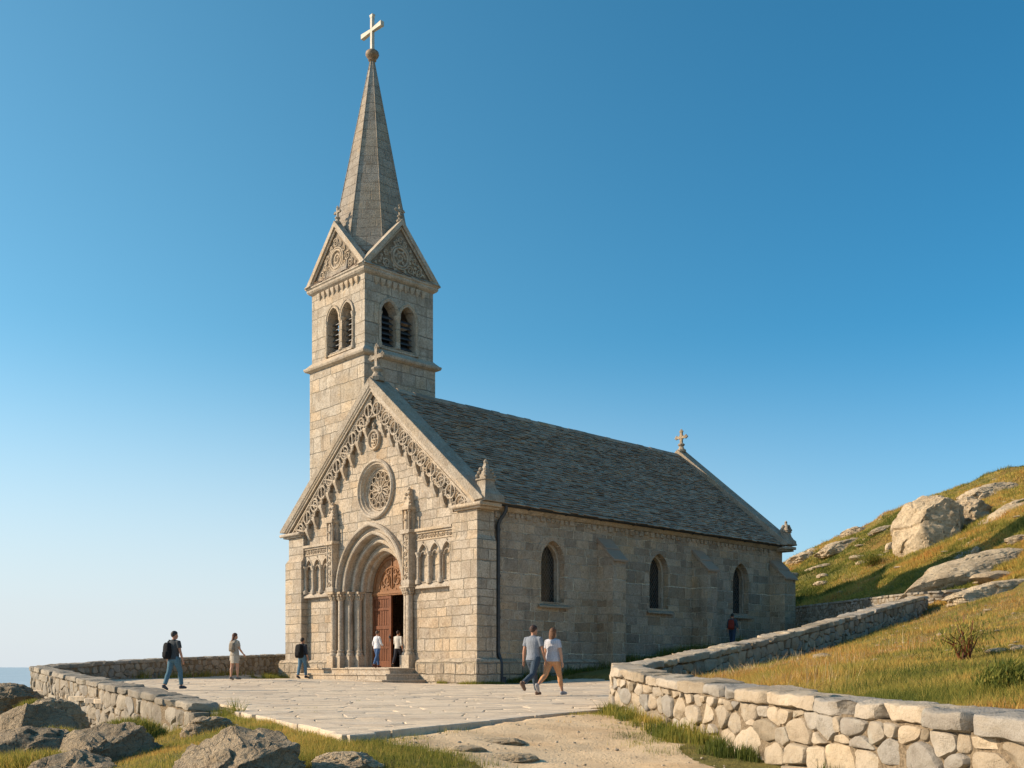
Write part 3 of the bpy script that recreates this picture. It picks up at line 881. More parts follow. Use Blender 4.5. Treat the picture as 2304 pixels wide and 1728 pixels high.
# ---- carved pilasters carrying niche pinnacles
for s, cx in ((-1, -3.42), (1, 2.66)):
    b = MB()
    b.box(cx - .30, cx + .30, -.16, .25, 4.37, 4.60)
    b.box(cx - .24, cx + .24, -.10, .25, 4.602, 6.74)
    b.box(cx - .34, cx + .34, -.20, .25, 6.742, 6.88)
    b.tube([(cx - .3, -.17, 6.72), (cx + .3, -.17, 6.72)], .05, 6)
    NP = b.build('niche_pinnacle', M['trim'], CH, 40)
    m = MB()
    for k in range(8):
        spiral(m, (cx + (.05 if k % 2 else -.05), 4.78 + k * .25), .13, 1.4, .035, 1 if k % 2 else -1, XZ, -.12, k)
        leaf(m, (cx + (-.12 if k % 2 else .12), 4.84 + k * .25), .08, k * 1.7, XZ, -.11, .05)
    for q in (-.21, .21): m.tube([(cx + q, -.11, 4.62), (cx + q, -.11, 6.72)], .04, 6)
    m.build('carved_panel', M['carve'], NP, 35)
    m = MB()   # canopy, shafts and crocketed spirelet
    for q in (-.22, .22): m.lathe([(.05, 6.88), (.045, 7.65), (.07, 7.70), (.07, 7.76)], (cx + q, -.10, 0), 8)
    m.box(cx - .24, cx + .24, .12, .25, 6.88, 7.9)
    def sq(w, y0, h): return [(cx - w, y0, h), (cx + w, y0, h), (cx + w, .25, h), (cx - w, .25, h)]
    m.loft([sq(.30, -.2, 7.78), sq(.30, -.2, 7.90), sq(.20, -.10, 8.0), sq(.15, -.05, 8.2), sq(.06, .06, 8.66), sq(.03, .1, 8.76)])
    for h, w in ((7.98, .24), (8.14, .19), (8.32, .15), (8.5, .11)):
        for q in (-1, 1): m.lathe([(.02, -.07), (.075, -.02), (.07, .04), (.02, .08)], (cx + q * w, -.02, h), 6)
    m.lathe([(.02, -.06), (.09, 0), (.07, .07), (.02, .12)], (cx, .08, 8.72), 8)
    m.build('canopy', M['carve'], NP, 40)
    m = MB()   # worn robed figure
    def ov(w, d, h, ox=0): return [(cx + ox + w * math.cos(i * PI / 5), -.06 + d * math.sin(i * PI / 5), h) for i in range(10)]
    m.loft([ov(.13, .10, 6.88), ov(.12, .09, 7.1), ov(.10, .08, 7.3), ov(.13, .09, 7.45), ov(.12, .085, 7.52), ov(.05, .05, 7.57), ov(.065, .07, 7.62), ov(.07, .075, 7.70), ov(.03, .03, 7.77)])
    m.tube([(cx - .11, -.08, 7.45), (cx - .08, -.16, 7.3), (cx + .04, -.17, 7.32)], .035, 6)
    m.build('statue', M['carve'], NP, 50)

# ---- nave windows
for s in (1, -1):
    for c in WC:
        b = MB()   # splayed frame: an inner arched ring set back in the reveal
        b.prism(band_poly(arch(c, .755, 5.45, .965, 3.62, 9), arch(c, .58, 5.45, .80, 3.62, 9)), [], s * (NWX - .30), s * (NWX - .62), YZ)
        b.tube([(s * (NWX - .29), y, z) for y, z in arch(c, .60, 5.45, .82, 3.66, 9)], .045, 6)
        LW = b.build('lancet_window', M['trim'], CH, bevel=.02)
        m = MB(); m.prism(arch(c, .59, 5.45, .81, 3.63, 9), [], s * (NWX - .50), s * (NWX - .52), YZ); m.build('pane', M['glass'], LW)
        m = MB()
        m.prism(band_poly(arch(c, 1.14, 5.43, 1.30, None, 9), arch(c, .775, 5.43, .985, None, 9)), [], s * (NWX + .028), s * (NWX - .05), YZ)
        m.build('voussoirs', M['side'], LW)
        m = MB()
        xs = [s * (NWX - .5), s * (NWX + .20)]
        v = [(xs[0], c - .76, 3.40), (xs[1], c - 1.06, 3.34), (xs[1], c + 1.06, 3.34), (xs[0], c + .76, 3.40),
             (xs[0], c - .76, 3.64), (xs[1], c - 1.06, 3.43), (xs[1], c + 1.06, 3.43), (xs[0], c + .76, 3.64)]
        m.hexa(v); m.build('sill', M['dark_trim'], LW, bevel=.015)

# ---- buttresses
for s in (1, -1):
    for (y0, y1) in ((7.98, 8.92), (15.48, 16.36), (22.9, 24.05)):
        b = MB()
        b.prism([(s * (NWX - .02), -.8), (s * 8.02, -.8), (s * 8.02, 5.72), (s * (NWX - .02), 6.62)], [], y0, y1, XZ)
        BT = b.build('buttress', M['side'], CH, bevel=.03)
        m = MB()
        m.prism([(s * (NWX + .003), 6.63), (s * 8.14, 5.63), (s * 8.14, 5.74), (s * (NWX + .003), 6.76)], [], y0 - .07, y1 + .07, XZ)
        m.prism([(s * (NWX + .003), 6.765), (s * 7.62, 6.245), (s * 7.62, 6.30), (s * (NWX + .003), 6.83)], [], y0 - .05, y1 + .05, XZ)
        m.build('cap', M['slate'], BT, bevel=.012)

# ---- eaves: stone cornice, uneven corbel course, gutter, downpipe
for s in (1, -1):
    b = MB()
    x0, x1 = sorted((s * (NWX - .1), s * (NWX + .22)))
    b.prism([(s * (NWX - .1), 7.423), (s * (NWX + .10), 7.423), (s * (NWX + .34), 7.60), (s * (NWX - .1), 7.60)], [], .99, NL - .76, XZ)
    CO = b.build('eaves_cornice', M['trim'], CH, bevel=.02)
    m = MB(); y = 1.25
    while y < NL - 1.2:
        w = random.uniform(.16, .3); d = random.uniform(.05, .10)
        x0, x1 = sorted((s * (NWX - .02), s * (NWX + d)))
        m = MB(); m.box(x0, x1, y, y + w, 7.42 - random.uniform(.16, .30), 7.42); y += w + random.uniform(.10, .22)
        m.build('corbel', M['side'], CO, bevel=.02)
    g = MB()
    prof = [(NWX + .38 + .11 * math.cos(PI + i * PI / 6), 7.68 + .11 * math.sin(PI + i * PI / 6)) for i in range(7)]
    prof2 = [(NWX + .38 + .085 * math.cos(PI + i * PI / 6), 7.68 + .085 * math.sin(PI + i * PI / 6)) for i in range(7)]
    g.prism([(s * p[0], p[1]) for p in band_poly(prof, prof2)], [], .99, NL - .76, XZ)
    yy = 3.0
    while yy < NL - 1:
        g.tube([(s * (NWX + .38 + .12 * math.cos(PI + i * PI / 6)), yy, 7.68 + .12 * math.sin(PI + i * PI / 6)) for i in range(7)], .02, 5); yy += 2.4
    GU = g.build('gutter', M['gutter'], CH)
    d = MB(); q = lambda x: s * x
    d.tube([(q(7.43), 1.62, 7.62), (q(7.43), 1.62, 7.42), (q(7.36), 1.56, 7.24), (q(7.22), 1.44, 6.98), (q(7.18), 1.40, 6.8), (q(7.18), 1.40, 1.25)], .085, 10)
    d.tube([(q(7.18), 1.40, 1.25), (q(7.30), 1.40, 1.0), (q(7.36), 1.40, .8), (q(7.36), 1.40, .2)], .09, 10)
    d.box(*sorted((q(7.24), q(7.52))), 1.27, 1.55, -.2, .24)
    for z in (6.6, 4.6, 2.8, 1.5): d.tube([(q(7.18), 1.40, z - .05), (q(7.18), 1.40, z + .05)], .11, 10)
    d.build('downpipe', M['lead'], CH, 50)

# ---- roof of hand-cut stone slates
def slates(mb, P0, U, V, N, lu, lv, ex, wlo, whi, th, R, clip=None):
    """P0 eave corner; U along the eave, V up the slope, N outward"""
    P0, U, V, N = Vector(P0), Vector(U), Vector(V), Vector(N)
    v = 0.0; row = 0
    while v < lv - .03:
        e = ex * R.uniform(.85, 1.15); u = -R.uniform(0, wlo)
        while u < lu:
            w = R.uniform(wlo, whi)
            a, c = max(u, 0), min(u + w - .012, lu)
            u += w
            if c - a < .05: continue
            if clip:
                a, c = clip(a, c, v)
                if c - a < .05: continue
            t = th * R.uniform(.7, 1.5); l0 = R.uniform(-.025, .025); l1 = e * 1.55
            h0 = R.uniform(.02, .075); sk = R.uniform(-.025, .025)
            t1 = min(v + l1, lv)
            def Q(uu, vv, hh): return P0 + U * uu + V * vv + N * hh
            v0a, v0b = v + l0 + sk, v + l0 - sk
            if v == 0: v0a -= .06; v0b -= .06
            mb.hexa([Q(a, v0a, h0), Q(c, v0b, h0), Q(c, t1, .0), Q(a, t1, .0),
                     Q(a, v0a, h0 + t), Q(c, v0b, h0 + t), Q(c, t1, .012), Q(a, t1, .012)], R.random())
        v += e; row += 1
R = random.Random(3)
for s in (1, -1):
    run, rise = 7.52, RZ - 7.66
    ln = math.hypot(run, rise); Vv = Vector((-s * run / ln, 0, rise / ln)); Nn = Vector((s * rise / ln, 0, run / ln))
    b = MB()
    b.prism([(s * 7.50, 7.60), (0, RZ - .06), (0, RZ - .30), (s * 7.2, 7.61)], [], .87, NL - .77, XZ)
    base = b.build('roof', M['slate'], CH)
    m = MB(); slates(m, (s * run, .875, 7.66), (0, 1, 0), Vv, Nn, NL - .88 - .78, ln, .21, .18, .52, .030, R)
    m.build('slate_courses', M['slate'], base)
b = MB(); y = .88
while y < NL - .8:
    w = R.uniform(.45, .7); z = RZ + R.uniform(-.015, .02)
    y2 = min(y + w - .015, NL - .78)
    b.loft([[(-.26, yy, z - .14), (0, yy, z + .0), (.26, yy, z - .14), (.22, yy, z - .05), (.06, yy, z + .09), (-.06, yy, z + .09), (-.22, yy, z - .05)] for yy in (y, y2)], R.random())
    y += w
b.build('ridge_stones', M['slate'], CH)
# ---- tower
TX0, TX1, TY0, TY1 = -6.90, -2.02, .64, 5.50
TCX, TCY = (TX0 + TX1) / 2, (TY0 + TY1) / 2
b = MB(); b.box(TX0, TX1, .965, TY1, 6.0, 16.06); b.build('tower_shaft', M['tower'], CH, bevel=.03)
TY0 = .965; TCY = (TY0 + TY1) / 2
b = MB()
def rect(g, z): return [(TX0 - g, TY0 - g, z), (TX1 + g, TY0 - g, z), (TX1 + g, TY1 + g, z), (TX0 - g, TY1 + g, z)]
b.loft([rect(.02, 16.06), rect(.20, 16.14), rect(.24, 16.22), rect(.24, 16.29), rect(.16, 16.33), rect(-.08, 16.58)])
b.build('string_course', M['trim'], CH, bevel=.02)
IN = .09
X0, X1, Y0, Y1 = TX0 + IN, TX1 - IN, TY0 + IN, TY1 - IN
ZB, ZT = 16.40, 20.30
def pair(c): return [arch(c - .60, .47, 18.42, .62, 16.78, 8), arch(c + .60, .47, 18.42, .62, 16.78, 8)]
faces = [('y', Y0, 1, X0, X1, TCX + .25), ('y', Y1, -1, X0, X1, TCX), ('x', X1, -1, Y0 + .6, Y1 - .6, TCY - .10), ('x', X0, 1, Y0 + .6, Y1 - .6, TCY)]
b = MB()
for ax, p, inn, a0, a1, c in faces:
    b.prism([(a0, ZB), (a1, ZB), (a1, ZT), (a0, ZT)], pair(c), p, p + inn * .6, XZ if ax == 'y' else YZ)
b.build('belfry_wall', M['tower'], CH)
b = MB(); b.box(X0 + .62, X1 - .62, Y0 + .62, Y1 - .62, 16.3, 16.7); b.box(X0 + .62, X1 - .62, TCY - .02, TCY + .02, 16.7, 20.2); b.box(TCX - .02, TCX + .02, Y0 + .62, TCY - .03, 16.7, 20.2)
b.build('belfry_floor', M['gutter'], CH)
for ax, p, inn, a0, a1, c in faces:
    fn = XZ if ax == 'y' else YZ
    for q in (-.60, .60):
        m = MB()
        m.prism(band_poly(arch(c + q, .62, 18.42, .78, None, 9), arch(c + q, .485, 18.42, .635, None, 9)), [], p - inn * .05, p + inn * .1, fn)
        m.tube([fn(x, z, p - inn * .05) for x, z in arch(c + q, .60, 18.42, .76, None, 9)], .04, 6)
        BWN = m.build('belfry_window', M['trim'], CH, 40)
        m = MB()
        for k in range(7):
            z = 16.92 + k * .27
            d0, d1 = p + inn * .26, p + inn * .52
            v = [fn(c + q - .47, z, d0), fn(c + q + .47, z, d0), fn(c + q + .47, z + .2, d1), fn(c + q - .47, z + .2, d1)]
            v2 = [fn(c + q - .47, z + .035, d0), fn(c + q + .47, z + .035, d0), fn(c + q + .47, z + .235, d1), fn(c + q - .47, z + .235, d1)]
            if z < 18.4: m.hexa(v + v2)
        m.build('louvres', M['lead'], BWN)
    m = MB()   # middle colonnette with capital, side shafts
    for q, rr in ((0, .12), (-1.16, .07), (1.16, .07)):
        pos = fn(c + q, 0, p + inn * (.12 if q == 0 else -.03))
        m.lathe([(rr * 1.6, 16.60 if q else 16.78), (rr * 1.6, 16.86), (rr * 1.1, 16.93), (rr, 17.0), (rr * .95, 18.12), (rr * 1.25, 18.16), (rr * 1.0, 18.2), (rr * 1.75, 18.36), (rr * 1.75, 18.44)], (pos[0], pos[1], 0), 12)
    m.build('belfry_shafts', M['trim'], CH, 45)
    m = MB()   # sloping sill and the little drop-shaped corbel table
    m.hexa([fn(c - 1.18, 16.60, p - inn * .06), fn(c + 1.18, 16.60, p - inn * .06), fn(c + 1.18, 16.60, p + inn * .5), fn(c - 1.18, 16.60, p + inn * .5),
            fn(c - 1.18, 16.68, p - inn * .06), fn(c + 1.18, 16.68, p - inn * .06), fn(c + 1.18, 16.80, p + inn * .5), fn(c - 1.18, 16.80, p + inn * .5)])
    n = 9
    lo, hi = (a0 + .75, a1 - .6) if ax == 'y' else (a0 + .1, a1 - .1)
    for k in range(n):
        x = lo + (hi - lo) * k / (n - 1)
        z = 19.92; m2 = MB()
        m2.loft([[fn(x - w, z + h, p - inn * dd), fn(x + w, z + h, p - inn * dd), fn(x + w, z + h, p + inn * .03), fn(x - w, z + h, p + inn * .03)] for w, h, dd in
                ((.13, .16, .12), (.13, .05, .12), (.10, -.06, .09), (.05, -.16, .04), (.02, -.2, .02))])
        m2.build('corbel', M['carve'], CH, 35)
    m.build('belfry_sill', M['trim'], CH, 35)
b = MB()
def rect2(g, z): return [(X0 - g, Y0 - g, z), (X1 + g, Y0 - g, z), (X1 + g, Y1 + g, z), (X0 - g, Y1 + g, z)]
b.loft([rect2(.02, 20.14), rect2(.14, 20.22), rect2(.20, 20.30), rect2(.20, 20.40), rect2(.26, 20.44), rect2(.26, 20.52)])
b.build('tower_cornice', M['trim'], CH, bevel=.015)

# four gables round the foot of the spire
GH = 2.72; GB = 20.52
for ax, p, inn, a0, a1 in (('y', Y0, 1, X0, X1), ('y', Y1, -1, X0, X1), ('x', X1, -1, Y0, Y1), ('x', X0, 1, Y0, Y1)):
    fn = XZ if ax == 'y' else YZ
    c = (a0 + a1) / 2; hw = (a1 - a0) / 2 + .20
    b = MB()
    b.prism([(c - hw + .25, GB), (c + hw - .25, GB), (c, GB + GH - .3)], [], p - inn * .02, p + inn * .45, fn)
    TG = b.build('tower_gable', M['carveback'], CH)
    m = MB()
    sl = (GH - .3) / (hw - .25)
    inside = lambda x, z: z > GB + .16 and z < GB + GH - .42 - abs(x - c) * sl - .08
    cc = (c, GB + .92)
    for r, t in ((.46, .06), (.58, .045)):
        m.tube([fn(cc[0] + r * math.cos(i * PI / 14), cc[1] + r * math.sin(i * PI / 14), p - inn * .05) for i in range(28)], t, 6, closed=True)
    spiral(m, cc, .30, 1.6, .06, 1, fn, p - inn * .02)
    for k in range(6): leaf(m, (cc[0] + .3 * math.cos(k * 1.05), cc[1] + .3 * math.sin(k * 1.05)), .12, k * 1.05, fn, p - inn * .03, .05)
    foliage_fill(m, inside, (c - hw, c + hw, GB, GB + GH), .075, .25, fn, p - inn * .05, .038, 5 + int(p * 10), [(cc[0], cc[1], .56)])
    m.build('carving', M['carve'], TG, 35)
    m = MB()
    for s in (1, -1):
        # gable coping as a raking slab with a rolled inner edge
        ol = [(c + s * (hw + .16), GB - .02), (c, GB + GH + .12), (c, GB + GH - .18), (c + s * (hw - .18), GB + .0)]
        m.prism(ol, [], p - inn * .22, p + inn * .22, fn)
        m.tube([fn(c + s * (hw - .26), GB + .04, p - inn * .10), fn(c, GB + GH - .30, p - inn * .10)], .055, 6)
    m.build('coping', M['trim'], TG, 40)
    m = MB(); q = fn(c, GB + GH + .05, p); cross_bud(m, q[0], q[1], q[2], .58, 'x' if ax == 'y' else 'y'); m.build('finial', M['dark_trim'], TG, 40)
# crossed gable roofs behind them, slated
R = random.Random(9)
for ax in ('y', 'x'):
    a0, a1, p0, p1 = (X0, X1, Y0, Y1) if ax == 'y' else (Y0, Y1, X0, X1)
    fn = XZ if ax == 'y' else YZ
    c = (a0 + a1) / 2; hw = (a1 - a0) / 2 + .18
    b = MB(); b.prism([(c - hw, GB - .0 + .004), (c + hw, GB + .004), (c, GB + GH - .12)], [], p0 + .23, p1 - .23, fn)
    rf = b.build('gablet_roof', M['slate'], CH)
    m = MB()
    for s in (1, -1):
        ln = math.hypot(hw, GH - .12)
        o = Vector(fn(c + s * hw, GB + .02, p0 + .24)); U = Vector(fn(0, 0, 1)); V = (Vector(fn(c, GB + GH - .10, p0 + .24)) - o).normalized()
        N = Vector(fn(s * (GH - .12) / ln, hw / ln, 0))
        slates(m, o, U, V, N, p1 - p0 - .48, ln - .02, .2, .2, .45, .022, R)
    m.build('slate_courses', M['slate'], rf)

# spire
SZ0, SZ1 = 20.55, 32.45
def octo(ap, z):
    r = ap / math.cos(PI / 8)
    return [(TCX + r * math.cos(PI / 8 + k * PI / 4), TCY + r * math.sin(PI / 8 + k * PI / 4), z) for k in range(8)]
SA = 2.32
b = MB(); b.loft([octo(SA + (.10 - SA) * f, SZ0 + (SZ1 - SZ0) * f) for f in (0, .25, .5, .75, 1)])
SPI = b.build('spire', M['spire'], CH)
m = MB()
lo, hi = octo(SA, SZ0), octo(.10, SZ1)
for k in range(8): m.tube([lo[k], hi[k]], [.035, .02], 6)
m.build('arris_roll', M['spire'], SPI, 50)
b = MB()
b.lathe([(.12, 32.35), (.22, 32.45), (.15, 32.52), (.30, 32.62), (.36, 32.74), (.34, 32.86), (.22, 32.96), (.12, 33.0)], (TCX, TCY, 0), 16)
b.build('spire_ball', plain('weathered bronze', (.24, .16, .095), .6, 8, .3, .01, .4), CH, 60)
b = MB()
w = .085
b.box(TCX - w, TCX + w, TCY - w, TCY + w, 32.98, 34.66)
b.hexa([(TCX - w, TCY - w, 34.66), (TCX + w, TCY - w, 34.66), (TCX + w, TCY + w, 34.66), (TCX - w, TCY + w, 34.66),
        (TCX - .14, TCY - .10, 34.84), (TCX + .14, TCY - .10, 34.84), (TCX + .14, TCY + .10, 34.84), (TCX - .14, TCY + .10, 34.84)])
for s in (1, -1):
    b.hexa([(TCX + s * w, TCY - w, 33.93), (TCX + s * w, TCY + w, 33.93), (TCX + s * w, TCY + w, 34.11), (TCX + s * w, TCY - w, 34.11),
            (TCX + s * .88, TCY - .11, 33.89), (TCX + s * .88, TCY + .11, 33.89), (TCX + s * .88, TCY + .11, 34.15), (TCX + s * .88, TCY - .11, 34.15)])
b.build('spire_cross', plain('pale metal cross', (.50, .445, .35), .6, 9, .15, .006), CH, bevel=.012)
# ------------------------------------------------------------------ terrain
F = 2248.0; CXP = 1106.0; HYP = 1440.0         # lens of the photograph in its own pixel units
def at(px, py, y): return ((px - CXP) / F * y, y, (HYP - py) / F * y)

def seg_dist(x, y, poly, closed=True):
    x = np.asarray(x, float); y = np.asarray(y, float)
    d = np.full(x.shape, 1e18)
    n = len(poly)
    for i in range(n if closed else n - 1):
        ax, ay = poly[i][:2]; bx, by = poly[(i + 1) % n][:2]
        vx, vy = bx - ax, by - ay
        t = np.clip(((x - ax) * vx + (y - ay) * vy) / (vx * vx + vy * vy + 1e-12), 0, 1)
        d = np.minimum(d, (x - ax - t * vx) ** 2 + (y - ay - t * vy) ** 2)
    return np.sqrt(d)

def inside_poly(x, y, poly):
    x = np.asarray(x, float); y = np.asarray(y, float)
    c = np.zeros(x.shape, bool); n = len(poly)
    for i in range(n):
        ax, ay = poly[i][:2]; bx, by = poly[(i + 1) % n][:2]
        if ay == by: continue
        c ^= ((ay > y) != (by > y)) & (x < (bx - ax) * (y - ay) / (by - ay) + ax)
    return c

def sdist(x, y, poly):
    d = seg_dist(x, y, poly)
    return np.where(inside_poly(x, y, poly), d, -d)

class TPS:
    def __init__(self, pts, lam=.02):
        p = np.array(pts, float); self.p = p[:, :2]
        n = len(p)
        K = self.k(self.p)
        K[np.arange(n), np.arange(n)] += lam * 50
        P = np.c_[np.ones(n), self.p]
        A = np.zeros((n + 3, n + 3)); A[:n, :n] = K; A[:n, n:] = P; A[n:, :n] = P.T
        self.w = np.linalg.solve(A, np.r_[p[:, 2], 0, 0, 0])
    def k(self, q):
        r2 = ((q[:, None, :] - self.p[None]) ** 2).sum(-1)
        return .5 * r2 * np.log(r2 + 1e-9)
    def __call__(self, x, y):
        x = np.asarray(x, float); sh = x.shape
        q = np.c_[x.ravel(), np.asarray(y, float).ravel()]
        out = np.empty(len(q))
        for i in range(0, len(q), 20000):
            qq = q[i:i + 20000]
            out[i:i + 20000] = self.k(qq) @ self.w[:-3] + self.w[-3] + qq @ self.w[-2:]
        return out.reshape(sh)

# centre lines of the walls: x, y, top
RW_PATH = [(5.35, -2.0, -.50), (4.62, 2.6, -.44), (4.05, 6.2, -.40), (3.58, 9.0, -.335), (3.05, 12.0, -.27), (2.55, 14.8, -.18), (2.12, 17.4, -.06),
           (2.02, 18.4, .0), (2.10, 19.2, .03), (2.40, 20.0, .08), (2.85, 20.8, .14), (4.6, 24.0, .40), (6.85, 28.1, .80), (9.1, 31.5, 1.25), (11.3, 34.8, 1.74), (14.3, 39.5, 2.38), (17.35, 44.2, 3.02)]
LW_PATH = [(-5.05, 17.2, -.60), (-8.0, 22.0, -.43), (-11.0, 26.9, -.27), (-14.0, 31.8, -.10), (-15.6, 34.4, -.01), (-16.1, 35.6, .03), (-16.1, 37.0, .08), (-15.85, 41.0, .22), (-15.3, 46.0, .38), (-14.2, 52.0, .54), (-12.9, 58.5, .70), (-11.2, 66.0, .85)]
FW_PATH = [(22.2, 46.6, 3.66), (20.0, 45.6, 3.42), (18.5, 45.6, 3.30), (18.1, 47.5, 3.35), (17.9, 55.0, 3.50), (17.5, 66.0, 3.72), (16.5, 76.0, 4.0)]
# region on the far side of the right-hand walls (meadow and hill)
UPPER = [(6.2, -30)] + [(p[0], p[1]) for p in RW_PATH] + [(17.9, 45.2), (18.1, 47.5), (17.9, 55.0), (17.5, 66.0), (16.5, 76.0), (12, 110), (8, 400), (400, 400), (400, -30)]

T0 = TPS([(0, 0, -1.7), (-6, 0, -2.0), (6, 0, -1.5), (0, -15, -2.5), (-20, -15, -6), (20, -15, -1.5), (0.4, 8, -1.25),
          (0.6, 11, -1.03), (-.2, 13.7, -.83), (1.5, 17.2, -.79), (2.4, 13, -.97), (3.0, 10.5, -1.10), (3.6, 7, -1.22), (4.2, 4, -1.35),
          (-1.9, 10.8, -.80), (-2.5, 12.3, -.77), (-3.3, 13.9, -.76), (-4.6, 16.7, -.79), (-3.2, 11.6, -.86), (-3.9, 12.8, -.93), (-4.8, 14.6, -1.0), (-3.6, 10.6, -.98), (-4.7, 9.5, -1.22), (-2.2, 8.6, -1.02), (-1.0, 9.6, -1.0), (-5.9, 16.4, -1.28), (-5.5, 17.2, -1.12),
          (0, 25, -.82), (-10, 32, -.82), (-8, 45, -.7), (-1, 43, -.84), (5, 38, -.7), (9, 36, -.55), (4.5, 48, -.1), (11, 51, .75), (14, 46, 1.0), (16, 58, 1.9), (17, 66, 2.4), (10, 75, 1.2), (-6, 60, -.5), (4, 60, .2),
          (-7.5, 19.0, -1.50), (-9.2, 21.6, -1.66), (-12, 26, -1.72), (-8.5, 15.5, -1.75), (-8.5, 12.5, -2.0), (-7, 10, -1.85), (-18, 35, -2.3), (-14, 22, -2.3), (-20, 27, -3.8), (-25, 40, -7), (-18.2, 44, -2.2), (-17.5, 52, -1.8), (-15.5, 60, -1.4), (-14, 68, -1.2),
          (-12, 12, -2.6), (-20, 15, -6), (-30, 25, -9), (-30, 60, -11), (-11, 6, -2.6), (-25, 3, -8), (-8, 85, -2), (-20, 95, -8), (-60, 40, -34), (-60, 100, -36), (-60, -10, -30), (0, 125, -5), (0, 190, -25), (-12, 150, -16)])
TE = TPS([(2.6, 18.5, -.42), (3.2, 14, -.36), (4.0, 10, -.42), (4.6, 7, -.47), (5.4, 3, -.5), (6.5, -4, -.5), (12, -10, .6), (30, -15, 4), (3.4, 20.5, -.26), (5.2, 24, -.12), (7.4, 28, .12), (9.6, 31.2, .52), (11.8, 34.4, .98), (14.8, 39, 1.65), (17.9, 43.7, 2.32),
          (6, 12, .0), (8, 16, .42), (8, 22, .40), (10, 20, .82), (9, 9, .42), (12, 26, 1.25), (14, 18, 1.7), (14, 32, 1.8), (18, 26, 2.5), (19.7, 40, 2.94), (24, 34, 4.2), (12, 5, 1.0), (20, 10, 3.0), (30, 20, 5.5),
          (18.6, 50, 3.0), (18.4, 58, 3.3), (18.2, 66, 3.65), (20, 52, 3.6), (25, 50, 5.9), (22, 60, 5.3), (22, 75, 6.5), (26.9, 98, 10.4), (30, 60, 9.0), (33, 72, 11.0), (40, 50, 12.2), (40, 81, 14.7), (48, 92, 17.8), (50, 70, 17.8), (60, 60, 22), (60, 30, 14), (60, 0, 9), (17.4, 82, 5.5), (17, 92, 5.7), (22, 100, 7.6), (34, 104, 13.0), (54, 105, 19.5),
          (14, 120, 1), (30, 130, 6), (45, 130, 11), (70, 130, 22), (90, 90, 30), (110, 50, 30), (20, 170, -12), (60, 180, 2), (110, 170, 12), (8, 100, 2.5)])

PLAZA = [(-4.80, 17.52), (-1.77, 11.12), (1.62, 18.0), (1.68, 18.9), (1.85, 19.6), (2.45, 20.8), (6.5, 28.25), (8.8, 31.7), (9.6, 35.5), (7.2, 40.5), (2.6, 46.8), (-1.0, 44.0), (-5.9, 48.4), (-11.4, 54.6), (-12.9, 58.3), (-14.3, 51.8), (-15.4, 46), (-15.95, 41), (-16.2, 37), (-16.2, 35.7), (-15.5, 34.3)]
def plaza_z(x, y):
    x = np.asarray(x, float); y = np.asarray(y, float)
    z = -.74 + .24 * sm(33, 41, y) * sm(3, 9.5, -x) * (1 - .85 * sm(42.5, 49, y) * (1 - sm(12.2, 14.2, -x))) + .30 * sm(46, 60, y) * sm(12, 14, -x)
    s = (x + 1.5) * .722 + (y - 43.8) * .692
    return z + np.where(x > 0, .085 * np.log1p(np.exp(np.clip((s - 2.5) / 1.0, -30, 30))), 0) * sm(-1, 3, x)

PATHP = [(-1.45, 11.55), (-1.1, 12.2), (1.66, 17.95), (1.72, 17.6), (1.85, 15.6), (1.95, 13.6), (2.05, 11.2), (2.3, 8.6), (2.4, 5), (2.3, 0), (-1.2, 0), (-.9, 6), (-.35, 9.0), (-.25, 10.3), (-.7, 11.0)]

def gz(x, y, rough=True):
    x = np.asarray(x, float); y = np.asarray(y, float)
    z0 = T0(x, y); ze = TE(x, y)
    k = sm(-.16, .16, sdist(x, y, UPPER))
    z = z0 * (1 - k) + ze * k
    if rough:
        far = sm(30, 70, y)
        lu = n2(x, y, .33, 4, 11)
        amp = (.05 + .13 * k * sm(3, 14, x) + .5 * far * k)
        z = z + amp * lu + .035 * n2(x, y, 1.7, 3, 5) * (1 - .0 * k) + far * k * .55 * np.maximum(0, n2(x, y, .11, 4, 31)) * 2
    pd = sdist(x, y, PLAZA)
    kp = sm(-.10, .06, pd)
    z = z * (1 - kp) + (plaza_z(x, y) - .17) * kp
    # the church stands on a level bed
    c, s = math.cos(ROT), math.sin(ROT)
    lx = (x + 6.57) * c + (y - 49.1) * s; ly = -(x + 6.57) * s + (y - 49.1) * c
    ins = (np.abs(lx) < 6.9) & (ly > .4) & (ly < 24)
    z = np.where(ins, np.minimum(z, -.9), z)
    return z

def gz1(x, y): return float(gz(np.array([x]), np.array([y]))[0])
def hit(px, py, y0=6.0, y1=130.0):
    """where the sight line through a point of the photograph meets the ground"""
    ys = np.linspace(y0, y1, 1400)
    xs = (px - CXP) / F * ys; zs = (HYP - py) / F * ys
    g = gz(xs, ys)
    i = np.argmax(g >= zs)
    if g[i] < zs[i]: i = len(ys) - 1
    return float(xs[i]), float(ys[i]), float(g[i])

